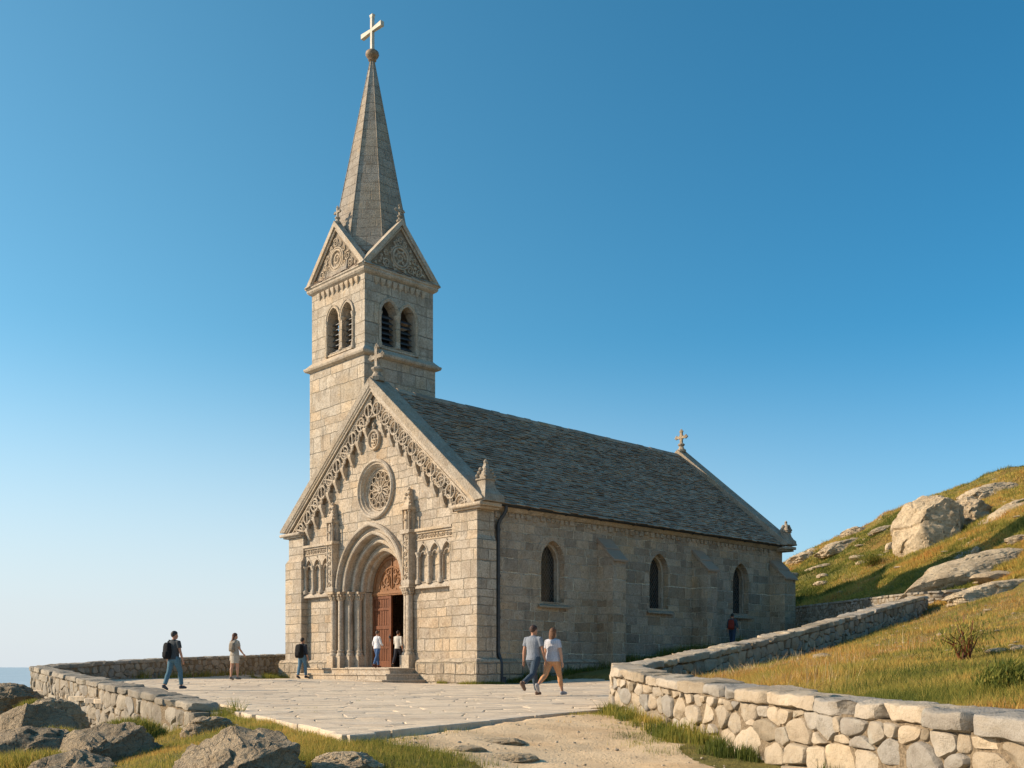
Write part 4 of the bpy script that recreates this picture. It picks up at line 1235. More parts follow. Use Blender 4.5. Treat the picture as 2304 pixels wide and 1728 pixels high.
def axis(knots):
    out = []
    for (a, b, st) in knots: out += list(np.arange(a, b, st))
    out.append(knots[-1][1]); return np.array(out)
gx = axis([(-90, -30, 3), (-30, -17, 1), (-17, -8, .35), (-8, 7, .14), (7, 22, .3), (22, 60, .6), (60, 140, 3)])
gy = axis([(-25, 4, 1.5), (4, 8, .3), (8, 20, .15), (20, 36, .25), (36, 70, .42), (70, 112, .7), (112, 200, 4)])
GX, GY = np.meshgrid(gx, gy)
GZ = gz(GX, GY)
edge = np.maximum(sm(70, 90, -GX), np.maximum(sm(110, 140, GX), np.maximum(sm(160, 200, GY), sm(12, 25, -GY))))
GZ = GZ * (1 - edge) + edge * -52
nx, ny = len(gx), len(gy)
me = bpy.data.meshes.new('ground')
idx = np.arange(nx * ny).reshape(ny, nx)
fc = np.stack([idx[:-1, :-1], idx[:-1, 1:], idx[1:, 1:], idx[1:, :-1]], -1).reshape(-1, 4)
me.from_pydata(np.stack([GX, GY, GZ], -1).reshape(-1, 3).tolist(), [], fc.tolist())
me.materials.append(M['ground']); me.polygons.foreach_set('use_smooth', [True] * len(me.polygons))
o = bpy.data.objects.new('ground', me); C.objects.link(o); tag(o, 'heath covered rocky headland with grass and a hill rising on the right', 'ground', kind='structure')

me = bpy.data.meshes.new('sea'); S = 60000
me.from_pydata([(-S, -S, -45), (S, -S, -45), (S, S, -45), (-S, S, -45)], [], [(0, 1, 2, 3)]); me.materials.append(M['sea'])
o = bpy.data.objects.new('sea', me); C.objects.link(o); tag(o, 'pale blue sea with painted-in haze below the headland', 'sea', kind='structure')

# path
px_ = np.arange(-3, 3.6, .10); py_ = np.arange(1.0, 18.2, .12)
PX, PY = np.meshgrid(px_, py_)
pd = sdist(PX, PY, PATHP) + .42 * n2(PX, PY, .9, 4, 3) + .1
PZ = gz(PX, PY) + np.clip(pd * .12, -.06, .012) + .012 * n2(PX, PY, 3.1, 4, 77)
m = MB(); idp = np.arange(PX.size).reshape(PX.shape); keep = pd > -.3
okf = keep[:-1, :-1] & keep[:-1, 1:] & keep[1:, 1:] & keep[1:, :-1]
fs = np.stack([idp[:-1, :-1], idp[:-1, 1:], idp[1:, 1:], idp[1:, :-1]], -1)[okf]
m.add(np.stack([PX, PY, PZ], -1).reshape(-1, 3).tolist(), fs.tolist())
o = m.build('path', M['dirt'], smooth=180, recalc=False); tag(o, 'sandy footpath leading up to the paved terrace', 'path', kind='structure')
def path_mask(x, y): return sdist(x, y, PATHP) + .42 * n2(x, y, .9, 4, 3) + .1

# ------------------------------------------------------------------ stone by stone
def clip_half(poly, a, b, c):
    """keep a*x + b*y <= c"""
    out = []; n = len(poly)
    for i in range(n):
        p, q = poly[i], poly[(i + 1) % n]
        dp, dq = a * p[0] + b * p[1] - c, a * q[0] + b * q[1] - c
        if dp <= 0: out.append(p)
        if (dp < 0 < dq) or (dq < 0 < dp):
            t = dp / (dp - dq); out.append((p[0] + (q[0] - p[0]) * t, p[1] + (q[1] - p[1]) * t))
    return out

def area_c(poly):
    A = cx = cy = 0
    for i in range(len(poly)):
        x0, y0 = poly[i]; x1, y1 = poly[(i + 1) % len(poly)]
        k = x0 * y1 - x1 * y0; A += k; cx += (x0 + x1) * k; cy += (y0 + y1) * k
    if abs(A) < 1e-9: return 0, poly[0]
    return A / 2, (cx / (3 * A), cy / (3 * A))

def cells(sites, x0, x1, y0, y1, wts=None):
    """power diagram of the sites inside a rectangle"""
    s = np.array(sites); w = np.zeros(len(s)) if wts is None else np.array(wts)
    out = []
    for i in range(len(s)):
        d2 = ((s - s[i]) ** 2).sum(1)
        nb = np.argsort(d2)[1:22]
        poly = [(x0, y0), (x1, y0), (x1, y1), (x0, y1)]
        for j in nb:
            a, b = s[j] - s[i]
            c = (s[j] @ s[j] - s[i] @ s[i] - w[j] + w[i]) / 2
            poly = clip_half(poly, a, b, c)
            if len(poly) < 3: break
        out.append(poly)
    return out

def inset(poly, g):
    p = list(poly); n = len(poly)
    A, _ = area_c(poly)
    sg = 1 if A > 0 else -1
    for i in range(n):
        (ax, ay), (bx, by) = poly[i], poly[(i + 1) % n]
        dx, dy = bx - ax, by - ay; l = math.hypot(dx, dy)
        if l < 1e-6: continue
        nx_, ny_ = sg * dy / l, -sg * dx / l
        p = clip_half(p, nx_, ny_, nx_ * ax + ny_ * ay - g)
        if len(p) < 3: return []
    return p

def chaikin(p, it=2, k=.25):
    for _ in range(it):
        q = []
        for i in range(len(p)):
            a, b = p[i], p[(i + 1) % len(p)]
            q.append((a[0] + (b[0] - a[0]) * k, a[1] + (b[1] - a[1]) * k)); q.append((a[0] + (b[0] - a[0]) * (1 - k), a[1] + (b[1] - a[1]) * (1 - k)))
        p = q
    return p

def stone(mb, poly, fn, th, R, seedp, rings=((1.0, -1.0), (1.0, .12), (.975, .55), (.925, .84), (.82, .97), (.62, 1.0), (.42, 1.0), (.2, 1.0)), tilt=.3, rough=.014, tone=None):
    """pillow stone on the outline poly; fn(a, b, out)"""
    _, c = area_c(poly)
    ta, tb = R.uniform(-tilt, tilt), R.uniform(-tilt, tilt)
    base = []
    n = len(poly)
    for sc, h in rings:
        for (a, b) in poly:
            x, y = c[0] + (a - c[0]) * sc, c[1] + (b - c[1]) * sc
            out = h * th + (ta * (x - c[0]) + tb * (y - c[1])) * max(0, h) * .6
            base.append((x, y, out))
    base.append((c[0], c[1], th))
    B = np.array(base)
    ext = np.abs(np.array(poly) - np.array(c)).max(0)
    for _ in range(R.choice((1, 2, 3, 3))):      # split faces left by the hammer
        an = R.uniform(0, 6.28); k = R.uniform(.12, .50); o_ = R.uniform(.15, .8)
        lim = th * R.uniform(.75, 1.0) - k * ((B[:, 0] - c[0]) * math.cos(an) + (B[:, 1] - c[1]) * math.sin(an) - o_ * min(ext))
        B[:, 2] = np.where(B[:, 2] > 0, np.minimum(B[:, 2], np.maximum(lim, -.02)), B[:, 2])
    nz = fbm(np.c_[B[:, 0] * 7 + seedp, B[:, 1] * 7, B[:, 2] * 7 + seedp * .3], 3, 2)
    nz2 = fbm(np.c_[B[:, 0] * 7 + seedp + 50, B[:, 1] * 7, B[:, 2] * 7], 2, 3)
    B[:, 2] += nz * rough * 1.6; B[:, 0] += nz2 * rough; B[:, 1] += nz * rough
    vs = [fn(*p) for p in B]
    f = []
    for r in range(len(rings) - 1):
        for j in range(n):
            j2 = (j + 1) % n
            f.append((r * n + j, r * n + j2, (r + 1) * n + j2, (r + 1) * n + j))
    t = len(rings) - 1
    for j in range(n): f.append((t * n + j, t * n + (j + 1) % n, len(vs) - 1))
    mb.add(vs, f, R.random() if tone is None else tone)

def boulder_block(mb, c, ax, hx, hy, hz, R, pw=5.0, rough=.03, n=6, tone=None, taper=0):
    """rounded quarry block; ax = 3 unit axes"""
    g = np.linspace(-1, 1, n); pts = {}; vs = []; f = []
    def vid(i, j, k):
        if (i, j, k) not in pts: pts[(i, j, k)] = len(vs); vs.append((g[i], g[j], g[k]))
        return pts[(i, j, k)]
    for d in range(3):
        for side in (0, n - 1):
            for a in range(n - 1):
                for b_ in range(n - 1):
                    q = []
                    for (da, db) in ((0, 0), (1, 0), (1, 1), (0, 1)):
                        t = [0, 0, 0]; t[d] = side; t[(d + 1) % 3] = a + da; t[(d + 2) % 3] = b_ + db
                        q.append(vid(*t))
                    f.append(tuple(q if side else reversed(q)))
    V = np.array(vs)
    s = (np.abs(V) ** pw).sum(1) ** (1 / pw)
    V = V / s[:, None]
    se = R.uniform(0, 99)
    L = V * np.array([hx, hy, hz])
    nz = np.stack([fbm(L * 4.2 + se + q * 17, 3, q) for q in range(3)], 1)
    for _ in range(R.choice((2, 3, 4))):
        nv = np.array([R.gauss(0, 1), R.gauss(0, .9), R.gauss(.2, .5)]); nv /= np.linalg.norm(nv)
        sup = abs(nv[0]) * hx + abs(nv[1]) * hy + abs(nv[2]) * hz
        ex = np.maximum(0, L @ nv - sup * R.uniform(.68, .85)); L = L - nv[None] * (ex * .95)[:, None]
    nzf = np.stack([fbm(L * 11 + se + q * 7, 2, q + 5) for q in range(3)], 1)
    L = L + nz * rough * np.array([1.2, 1.0, .8]) + nzf * rough * .35
    A = np.array(ax)
    W_ = L @ A + np.array(c)
    mb.add(W_.tolist(), f, R.random() if tone is None else tone)

def wall_of_stone(name, path, thick, base_fn, size, label, cat, mat, seed, cop_l=(.35, .7), cop_h=.14, over=.05, sides=(1, -1), s_range=None, gap=.012, bulge=.06, ends=(True, True), cop_rough=.03, size_fn=None, hmax=1.6, wf=(1.5, 3.2)):
    R = random.Random(seed)
    P = np.array(path, float)
    # smooth resample
    seg = np.r_[0, np.cumsum(np.hypot(*(P[1:, :2] - P[:-1, :2]).T))]
    L = seg[-1]
    S_ = np.linspace(0, L, int(L / .12))
    D = np.stack([np.interp(S_, seg, P[:, k]) for k in range(3)], 1)
    for _ in range(10):
        D[1:-1] = (D[:-2] + 2 * D[1:-1] + D[2:]) / 4
    Tn = np.gradient(D[:, :2], axis=0); Tn /= np.linalg.norm(Tn, axis=1)[:, None]
    def frame(s):
        x = float(np.interp(s, S_, D[:, 0])); y = float(np.interp(s, S_, D[:, 1])); z = float(np.interp(s, S_, D[:, 2]))
        tx = float(np.interp(s, S_, Tn[:, 0])); ty = float(np.interp(s, S_, Tn[:, 1])); l = math.hypot(tx, ty)
        return x, y, z, tx / l, ty / l
    mb = MB()
    for sd in sides:                       # +1 = left of travel, -1 = right
        base = base_fn(sd)
        sites = []; wts = []; q = .02
        while q < hmax:
            h = R.uniform(*size) * .72
            s = R.uniform(0, .2)
            while s < L:
                k = size_fn(s / L) if size_fn else 1.0
                w = h * R.uniform(*wf) * k
                sites.append((s + w / 2, (q + h / 2 + R.uniform(-.30, .30) * h))); wts.append((R.uniform(-.5, .55) * h) * h * .9)
                s += w
            q += h
        # stretch the metric so that the stones lie flat
        AN = 1.9
        cs = cells([(a / AN, b_) for a, b_ in sites], 0, L / AN, 0, hmax, wts)
        zb = {}
        for k, poly in enumerate(cs):
            if len(poly) < 3: continue
            poly = [(a * AN, b_) for a, b_ in poly]
            A, c = area_c(poly)
            if abs(A) < .004: continue
            x, y, z, tx, ty = frame(c[0])
            nx_, ny_ = -ty * sd, tx * sd
            g = base(x + nx_ * thick / 2, y + ny_ * thick / 2)
            topz = z - cop_h
            if topz - c[1] < g - .12: continue
            pp = inset(poly, gap)
            if len(pp) < 3: continue
            pp = chaikin(chaikin(pp, 1, R.uniform(.10, .22)), 1, .2)
            if sd < 0: pp = pp[::-1]
            def fn(a, b_, out, thick=thick, sd=sd):
                X, Y, Z, TX, TY = frame(min(max(a, 0), L))
                o_ = thick / 2 - .035 + out
                return (X - TY * sd * o_, Y + TX * sd * o_, Z - cop_h - b_)
            stone(mb, pp, fn, R.uniform(.5, 1.15) * bulge, R, R.uniform(0, 500))
    # core
    n = int(L / .25)
    rings = []
    for i in range(n + 1):
        s = L * i / n
        x, y, z, tx, ty = frame(s)
        w = thick / 2 - .025
        zz = min(base_fn(1)(x - ty * w, y + tx * w), base_fn(-1)(x + ty * w, y - tx * w)) - .3
        rings.append([(x - ty * w, y + tx * w, zz), (x + ty * w, y - tx * w, zz), (x + ty * w, y - tx * w, z - cop_h + .01), (x - ty * w, y + tx * w, z - cop_h + .01)])
    mb.loft(rings, .5, 1)
    # squared end stones
    for e, s in ((0, 0.0), (1, L)):
        if not ends[e]: continue
        x, y, z, tx, ty = frame(s)
        g = min(base_fn(1)(x, y), base_fn(-1)(x, y)) - .1
        zz = z - cop_h
        while zz > g:
            h = R.uniform(.16, .26); off = R.uniform(-.06, .06)
            for (w0, w1) in ((-thick / 2, off), (off, thick / 2)):
                hx = (w1 - w0) / 2 - .008
                cc = ((w0 + w1) / 2)
                boulder_block(mb, (x - ty * cc + tx * .0, y + tx * cc, zz - h / 2), ((tx, ty, 0), (-ty, tx, 0), (0, 0, 1)), R.uniform(.10, .2), hx, h / 2 - .006, R, 6, .015)
            zz -= h
    o = mb.build(name, [mat, M['mortar']], smooth=32, recalc=False)
    tag(o, label, cat)
    cb = MB(); s = 0.0
    while s < L - .1:
        k = size_fn(s / L) if size_fn else 1.0
        l = min(R.uniform(*cop_l) * k, L - s)
        x, y, z, tx, ty = frame(s + l / 2)
        x1, y1, z1, _, _ = frame(min(L, s + l)); x0, y0, z0, _, _ = frame(s)
        d = Vector((x1 - x0, y1 - y0, z1 - z0)).normalized()
        yaw = R.uniform(-.05, .05)
        nn = Vector((-d.y, d.x, 0)).normalized()
        nn = (nn + d * yaw).normalized()
        up = d.cross(nn).normalized()
        if up.z < 0: up = -up
        roll = R.uniform(-.05, .05); up2 = (up + nn * roll).normalized(); nn = (nn - up * roll).normalized()
        h = cop_h * R.uniform(.88, 1.12); w = thick / 2 + over + R.uniform(-.03, .03)
        boulder_block(cb, (x, y, z - cop_h + h / 2 + .002), (tuple(d), tuple(nn), tuple(up2)), l / 2 - .006, w, h / 2, R, R.uniform(6, 14), cop_rough, 11)
        s += l
    cb.build('coping', mat, o, 32, recalc=False)
    return o
G0 = lambda sd: (lambda x, y: float(T0(np.array([x]), np.array([y]))[0]) if not bool(inside_poly(np.array([x]), np.array([y]), PLAZA)[0]) else float(plaza_z(np.array([x]), np.array([y]))[0]))
_cache = {}
def base_grid(x, y):
    k = (round(x, 1), round(y, 1))
    if k not in _cache: _cache[k] = gz1(*k)
    return _cache[k]
GB_ = lambda sd: base_grid
# right wall: travel runs from the camera to the tip and back; left of travel = path side
def rsize(f): return 1.0 if f < .12 else 1.0
def base_right(sd):
    def f(x, y):
        k = (round(x, 1), round(y, 1), sd)
        if k not in _cache:
            _cache[k] = float((T0 if sd > 0 else TE)(np.array([x]), np.array([y]))[0])
        return _cache[k]
    return f
wall_of_stone('stone_wall', RW_PATH, .56, base_right, (.13, .42), 'pale curving dry stone wall in the right foreground, rounded at its tip beside the path', 'stone wall', M['wallstone'], 21, (.5, 1.3), .15, .05, bulge=.075, gap=.009, hmax=2.0, cop_rough=.035)
def base_left(sd):
    def f(x, y):
        k = (round(x, 1), round(y, 1), sd, 'l')
        if k not in _cache:
            _cache[k] = float(T0(np.array([x]), np.array([y]))[0]) if sd > 0 else float(plaza_z(np.array([x]), np.array([y]))[0]) - .05
        return _cache[k]
    return f
wall_of_stone('stone_wall', LW_PATH, .55, base_left, (.17, .42), 'low terrace parapet of tan fieldstone at left, turning a corner behind two walkers', 'stone wall', M['wallstone_grey'], 22, (.6, 1.4), .14, .04, bulge=.06, gap=.008, hmax=1.7)
def base_far(sd):
    def f(x, y):
        k = (round(x, 1), round(y, 1), sd, 'f')
        if k not in _cache: _cache[k] = float((TE if sd < 0 and y > 46 else T0 if sd > 0 and y > 46 else TE)(np.array([x]), np.array([y]))[0])
        return _cache[k]
    return f
FWP = list(reversed(FW_PATH))
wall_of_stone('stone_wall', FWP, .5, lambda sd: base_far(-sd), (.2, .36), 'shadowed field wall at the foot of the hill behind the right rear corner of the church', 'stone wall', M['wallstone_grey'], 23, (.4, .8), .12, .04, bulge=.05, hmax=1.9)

# paving: irregular flags in rough courses
def paving():
    R = random.Random(5); mb = MB(); bed = MB()
    th = math.radians(6)
    ca, sa = math.cos(th), math.sin(th)
    sites = []; v = 8.0
    while v < 62:
        h = R.uniform(.45, .95)
        u = -22 + R.uniform(0, 1)
        while u < 14:
            w = h * R.uniform(1.0, 2.3)
            sites.append((u + w / 2, v + h / 2 + R.uniform(-.12, .12) * h)); u += w
        v += h
    S2 = np.array(sites)
    X = S2[:, 0] * ca - S2[:, 1] * sa; Y = S2[:, 0] * sa + S2[:, 1] * ca
    sd = sdist(X, Y, PLAZA)
    ins = sd > -.15
    AN = 1.5
    keepi = np.where(sd > -1.8)[0]
    SS = S2[keepi]
    cs = cells([(a / AN, b) for a, b in SS], -30 / AN, 20 / AN, 5, 70)
    A0, A1, A2 = PLAZA[0], PLAZA[1], PLAZA[2]
    def hp(p, q):
        dx, dy = q[0] - p[0], q[1] - p[1]; l = math.hypot(dx, dy)
        return dy / l, -dx / l, (dy * p[0] - dx * p[1]) / l
    H1, H2 = hp(A0, A1), hp(A1, A2)
    kerb = .42
    for i, poly in enumerate(cs):
        if not ins[keepi[i]] or len(poly) < 3: continue
        poly = [((a * AN) * ca - b * sa, (a * AN) * sa + b * ca) for a, b in poly]
        _, c = area_c(poly)
        for (a, b, k) in (H1, H2):
            if a * c[0] + b * c[1] > k - 3.0 and c[1] < 20.5: poly = clip_half(poly, a, b, k - kerb)
        if len(poly) < 3: continue
        A, c = area_c(poly)
        if abs(A) < .03: continue
        flag(mb, poly, R, .012, .10)
    # long kerb slabs along the two open edges
    for (p, q) in ((A0, A1), (A1, A2)):
        L = math.hypot(q[0] - p[0], q[1] - p[1]); dx, dy = (q[0] - p[0]) / L, (q[1] - p[1]) / L
        nx_, ny_ = -dy, dx
        s = 0
        while s < L - .05:
            l = min(R.uniform(.8, 1.6), L - s)
            if L - s - l < .4: l = L - s
            j = [R.uniform(-.03, .05) for _ in range(4)]
            mt0 = .42 if s == 0 and p == A1 else 0
            mt1 = .42 if s + l > L - .01 and p == A0 else 0
            pl = [(p[0] + dx * s + nx_ * j[0], p[1] + dy * s + ny_ * j[0]), (p[0] + dx * (s + l) + nx_ * j[1], p[1] + dy * (s + l) + ny_ * j[1]),
                  (p[0] + dx * (s + l - mt1 * .55) + nx_ * (kerb - .0), p[1] + dy * (s + l - mt1 * .55) + ny_ * kerb), (p[0] + dx * (s + mt0 * .55) + nx_ * kerb, p[1] + dy * (s + mt0 * .55) + ny_ * kerb)]
            flag(mb, pl, R, .012, .24, up=.012)
            s += l
    return mb
def flag(mb, poly, R, gap, depth, up=0):
    pp = inset(poly, R.uniform(gap * .25, gap * .85))
    if len(pp) < 3: return
    pp = chaikin(pp, 1, .06)
    A, c = area_c(pp)
    if A < 0: pp = pp[::-1]
    dz = R.uniform(-.005, .005) + up; ta, tb = R.uniform(-.005, .005), R.uniform(-.005, .005)
    # subdivide the rim so that it can wander
    q = []
    for i in range(len(pp)):
        a, b = pp[i], pp[(i + 1) % len(pp)]
        n = max(1, int(math.hypot(b[0] - a[0], b[1] - a[1]) / .22))
        for k in range(n): q.append((a[0] + (b[0] - a[0]) * k / n + R.uniform(-.012, .012), a[1] + (b[1] - a[1]) * k / n + R.uniform(-.012, .012)))
    n = len(q); Q = np.array(q)
    rings = [(1.0, -depth), (1.0, -.009), (None, 0.0)]
    zc = plaza_z(Q[:, 0], Q[:, 1]); vs = []
    ctr = np.array(c); r = np.hypot(*(Q - ctr).T)
    for sc, dh in rings:
        k = np.maximum(.5, 1 - .020 / np.maximum(r, .05)) if sc is None else np.ones(n)
        W_ = ctr + (Q - ctr) * k[:, None]
        zz = zc + dz + dh + (W_[:, 0] - c[0]) * ta + (W_[:, 1] - c[1]) * tb
        vs += [(W_[i, 0], W_[i, 1], zz[i]) for i in range(n)]
    vs.append((c[0], c[1], float(plaza_z(np.array([c[0]]), np.array([c[1]]))[0]) + dz + R.uniform(-.002, .006)))
    f = []
    for rr in range(2):
        for j in range(n): f.append((rr * n + j, rr * n + (j + 1) % n, (rr + 1) * n + (j + 1) % n, (rr + 1) * n + j))
    for j in range(n): f.append((2 * n + j, 2 * n + (j + 1) % n, 3 * n))
    mb.add(vs, f, R.random())
o = paving().build('plaza', M['flag'], recalc=False); tag(o, 'paved terrace of irregular worn granite flags', 'paving', kind='structure')
# earth bed that shows in the joints
bx = np.arange(-17, 10.5, .5); by = np.arange(10.5, 60, .5)
BX, BY = np.meshgrid(bx, by); bd = sdist(BX, BY, PLAZA); BZ = plaza_z(BX, BY) - .045
idb = np.arange(BX.size).reshape(BX.shape); kb = bd > .12
okf = kb[:-1, :-1] & kb[:-1, 1:] & kb[1:, 1:] & kb[1:, :-1]
m = MB(); m.add(np.stack([BX, BY, BZ], -1).reshape(-1, 3).tolist(), np.stack([idb[:-1, :-1], idb[:-1, 1:], idb[1:, 1:], idb[1:, :-1]], -1)[okf].tolist())
o = m.build('paving_bed', M['joint'], recalc=False); tag(o, 'earth between the paving flags', 'paving bed', kind='structure')
# ------------------------------------------------------------------ rocks
_ico = {}
def ico(sub):
    if sub not in _ico:
        bm = bmesh.new(); bmesh.ops.create_icosphere(bm, subdivisions=sub, radius=1)
        _ico[sub] = (np.array([v.co[:] for v in bm.verts]), [tuple(v.index for v in f.verts) for f in bm.faces]); bm.free()
    return _ico[sub]

def crag(p, seed):
    p = p + .35 * np.stack([fbm(p * .9 + 9 * k, 2, seed + k) for k in range(3)], 1)
    i = np.floor(p).astype(np.int64); best = np.full(len(p), 1e9); out = np.zeros(len(p))
    for dx in (-1, 0, 1):
        for dy in (-1, 0, 1):
            for dz in (-1, 0, 1):
                c = i + np.array([dx, dy, dz])
                r = [hash3(c[:, 0], c[:, 1], c[:, 2], seed + k) for k in range(7)]
                f = c + np.stack(r[:3], 1)
                d = ((p - f) ** 2).sum(1)
                val = (r[3] - .5) + ((p - f) * (np.stack(r[4:7], 1) - .5)).sum(1) * 1.3
                m = d < best; best = np.where(m, d, best); out = np.where(m, val, out)
    return out

def rock(name, pos, size, rz, label, seed, sub=6, tone=.5, planes=7, tilt=(0, 0), rough=.10, cuts=(), strata=.03, cat='boulder', group=None):
    """size: half extents; cuts: (nx, ny, nz, d) planes that shear the stone off, in its own unit frame"""
    R = random.Random(seed)
    V, Fc = ico(sub); V = V.copy()
    V = np.sign(V) * np.abs(V) ** .88
    pl = [(R.gauss(0, 1), R.gauss(0, 1), R.gauss(0, .7), R.uniform(.62, .86)) for _ in range(planes)] + list(cuts)
    for (a, b, c, d) in pl:
        l = math.sqrt(a * a + b * b + c * c); nrm = np.array([a, b, c]) / l
        k = V @ nrm
        ex = np.maximum(0, k - d)
        V = V - nrm[None] * (ex * .985)[:, None]
    q = V * np.array(size) / (sum(size) / 3)
    ln = fbm(q * 1.5 + seed * 3.1, 4, seed)
    rid = 1 - np.abs(fbm(q * 2.6 + seed * 1.7, 4, seed + 3))
    fin = fbm(q * 7 + seed, 4, seed + 5)
    nrm = V / np.linalg.norm(V, axis=1)[:, None]
    cre = 1 - np.abs(fbm(q * np.array([1.1, 1.1, 5.5]) @ np.array(Matrix.Rotation(.5, 3, 'Y')) + seed * .7, 4, seed + 9))
    V = V + nrm * (ln * rough * 1.2 + (rid - .8) * rough * .9 + fin * rough * .42 + (cre - .8) * rough * .8)[:, None]
    w = (V[:, 2] * .9 + V[:, 0] * .35 + .12 * ln) * 9
    V = V + nrm * (strata * (np.abs((w % 1) - .5) - .25))[:, None]
    # fracture blocks: every cell of the rock is pushed and tipped on its own
    for fq, am in ((1.7, .085), (4.2, .040), (9.0, .014)):
        V = V + nrm * (crag(q * np.array([1, 1, 1.6]) * fq + seed * 5.3, seed) * am * rough / .08)[:, None]
    V = V * np.array(size)
    cx, cy = tilt
    Rm = np.array((Matrix.Rotation(rz, 3, 'Z') @ Matrix.Rotation(cx, 3, 'X') @ Matrix.Rotation(cy, 3, 'Y')))
    V = V @ Rm.T
    m = MB(); m.add(V.tolist(), Fc, tone)
    o = m.build(name, M['rock'], smooth=28, recalc=False)
    o.location = pos
    return tag(o, label, cat, group)

def rock_at(px, py, size, rz, label, seed, sink=.3, depth=None, **k):
    """rock standing where the photograph's sight line meets the ground"""
    if depth is None: x, y, z = hit(px, py)
    else: x, y, z = at(px, py, depth)
    return rock('boulder', (x, y, z + size[2] * (1 - 2 * sink) if depth is None else z), size, rz, label, seed, **k)

# foreground left, below the terrace wall
def rk(px, top, depth, size, rz, label, seed, **k):
    """rock whose crest is seen at (px, top) from the path"""
    x, y, z = at(px, top, depth)
    return rock('boulder', (x, y, z - size[2] * .86), size, rz, label, seed, group='rocks below the terrace', **k)
rk(515, 1584, 9.0, (.76, .70, .56), .10, 'broad grey striated boulder at the bottom edge left of the bare path', 31, tone=.42, tilt=(.10, .06), planes=2, rough=.07, strata=.05, cuts=((-.62, -.42, .66, .42), (.80, -.58, .15, .42), (.1, -.3, .95, .62)))
rk(205, 1570, 12.3, (.86, .78, .80), .2, 'big dark creased boulder just below the near end of the terrace parapet', 32, tone=.30, tilt=(.10, -.20), planes=2, rough=.07, strata=.05, cuts=((-.66, -.40, .62, .40), (.80, -.58, .12, .38), (.1, -.2, .97, .62)))
rk(50, 1540, 17.0, (.92, .80, .70), .4, 'long slanting rock at the left edge of the picture with moss along its side', 33, tone=.36, tilt=(.1, -.34), planes=2, rough=.07, strata=.05, cuts=((-.6, -.45, .65, .42), (.72, -.66, .2, .42)))
rk(118, 1522, 20.5, (.66, .62, .72), .3, 'smooth brown boulder leaning against the outer face of the terrace parapet', 34, tone=.55, tilt=(.05, -.2), planes=4, rough=.06, cuts=((.5, -.8, .2, .55),))
rk(8, 1490, 28.0, (1.0, 1.1, .80), .2, 'rounded dark rock at the left edge in front of the far corner of the parapet', 35, tone=.22, tilt=(0, -.15), rough=.08)
rk(30, 1590, 13.4, (.95, .7, .6), .3, 'mossy rock in the bottom left corner', 36, tone=.34, tilt=(.05, -.25), rough=.09, sub=5)
rk(160, 1640, 11.2, (.62, .6, .5), 1.0, 'low creased rock between the corner rock and the big dark boulder', 37, tone=.34, rough=.10, sub=5)
rk(752, 1628, 9.6, (.34, .26, .10), .25, 'low pale slab of rock in the turf by the bottom edge', 38, tone=.85, sub=5, rough=.10)
rk(462, 1553, 14.4, (.40, .35, .22), .6, 'small grey rock at the foot of the parapet end', 39, tone=.55, sub=5, rough=.1)
# flat stones in the path
for i, (px, py, sx, sy, lb) in enumerate(((1072, 1606, .42, .27, 'flat grey stone set in the path, nearest the terrace edge'), (1100, 1640, .40, .24, 'flat stone in the path nearer the camera than its neighbour'), (1012, 1622, .26, .17, 'little stone beside the flat stones in the path'))):
    x, y, z = hit(px, py, 5, 20)
    rock('boulder', (x, y, z + .005), (sx, sy, .06), .2 * i, lb, 51 + i, sub=5, tone=.95, rough=.07, strata=.01, cat='stone')
# hillside
def hill(px, py, dz, size, rz, label, seed, **k):
    x, y, z = hit(px, py, 30, 130)
    return rock('boulder', (x, y, z + dz), size, rz, label, seed, group='rocks on the hillside', **k)
hill(2022, 1168, .25, (2.65, 2.5, 2.85), .15, 'huge pale boulder standing out of the hillside, dark on its right side', 61, tone=.95, planes=0, rough=.045, strata=.008, cuts=((.84, -.54, .05, .60), (-.10, -.98, .15, .80), (-.85, -.1, .35, .84), (.35, -.1, .93, .80), (-.5, -.2, .85, .88)))
hill(2100, 1128, .25, (1.5, 1.6, 1.5), .4, 'craggy rock pressed against the right side of the huge boulder', 62, tone=.7, sub=5, rough=.10, tilt=(0, -.3))
hill(2168, 1112, -.25, (2.7, 1.5, .62), .45, 'tilted pale slab right of the huge boulder', 63, tone=1.0, sub=5, rough=.07, tilt=(0, -.40))
hill(2135, 1062, -.25, (2.6, 1.5, .75), .3, 'ledge of pale rock on the hill crest above the huge boulder', 64, tone=.85, sub=5, rough=.09, tilt=(0, -.28))
hill(2072, 1248, -.10, (4.1, 1.7, .95), .36, 'long whaleback rock on the slope half in the shadow of the church', 65, tone=.95, planes=2, rough=.05, strata=.015, tilt=(0, -.30))
hill(2165, 1275, -.18, (2.9, 1.2, .55), .42, 'low pale rock outcrop at the right end of the field wall', 66, tone=1.0, rough=.07, tilt=(0, -.16))
hill(1815, 1180, -.15, (2.3, 1.3, .62), .4, 'long ledge of rock on the skyline right of the church', 67, tone=.8, sub=5, rough=.10, tilt=(0, -.26))
hill(1745, 1205, -.10, (1.9, 1.2, .60), .2, 'grey ledge on the slope nearest the church roof end', 68, tone=.8, sub=5, rough=.10, tilt=(0, -.22))
hill(1775, 1225, -.08, (1.3, .8, .30), .3, 'small flat rock below the grey ledge near the church', 70, tone=.9, sub=4, rough=.10, tilt=(0, -.2))
hill(1850, 1150, -.10, (1.5, 1.0, .62), .3, 'knobbly rock on the skyline midway to the huge boulder', 71, tone=.65, sub=5, rough=.11, tilt=(0, -.2))
hill(1905, 1145, -.05, (1.2, .7, .32), .3, 'pale rock below the skyline left of the huge boulder', 72, tone=.9, sub=4, rough=.10, tilt=(0, -.25))
hill(1925, 1185, .0, (.42, .35, .42), .3, 'thin upright stone at the left foot of the huge boulder', 73, tone=.95, sub=4, rough=.10, tilt=(0, .4))
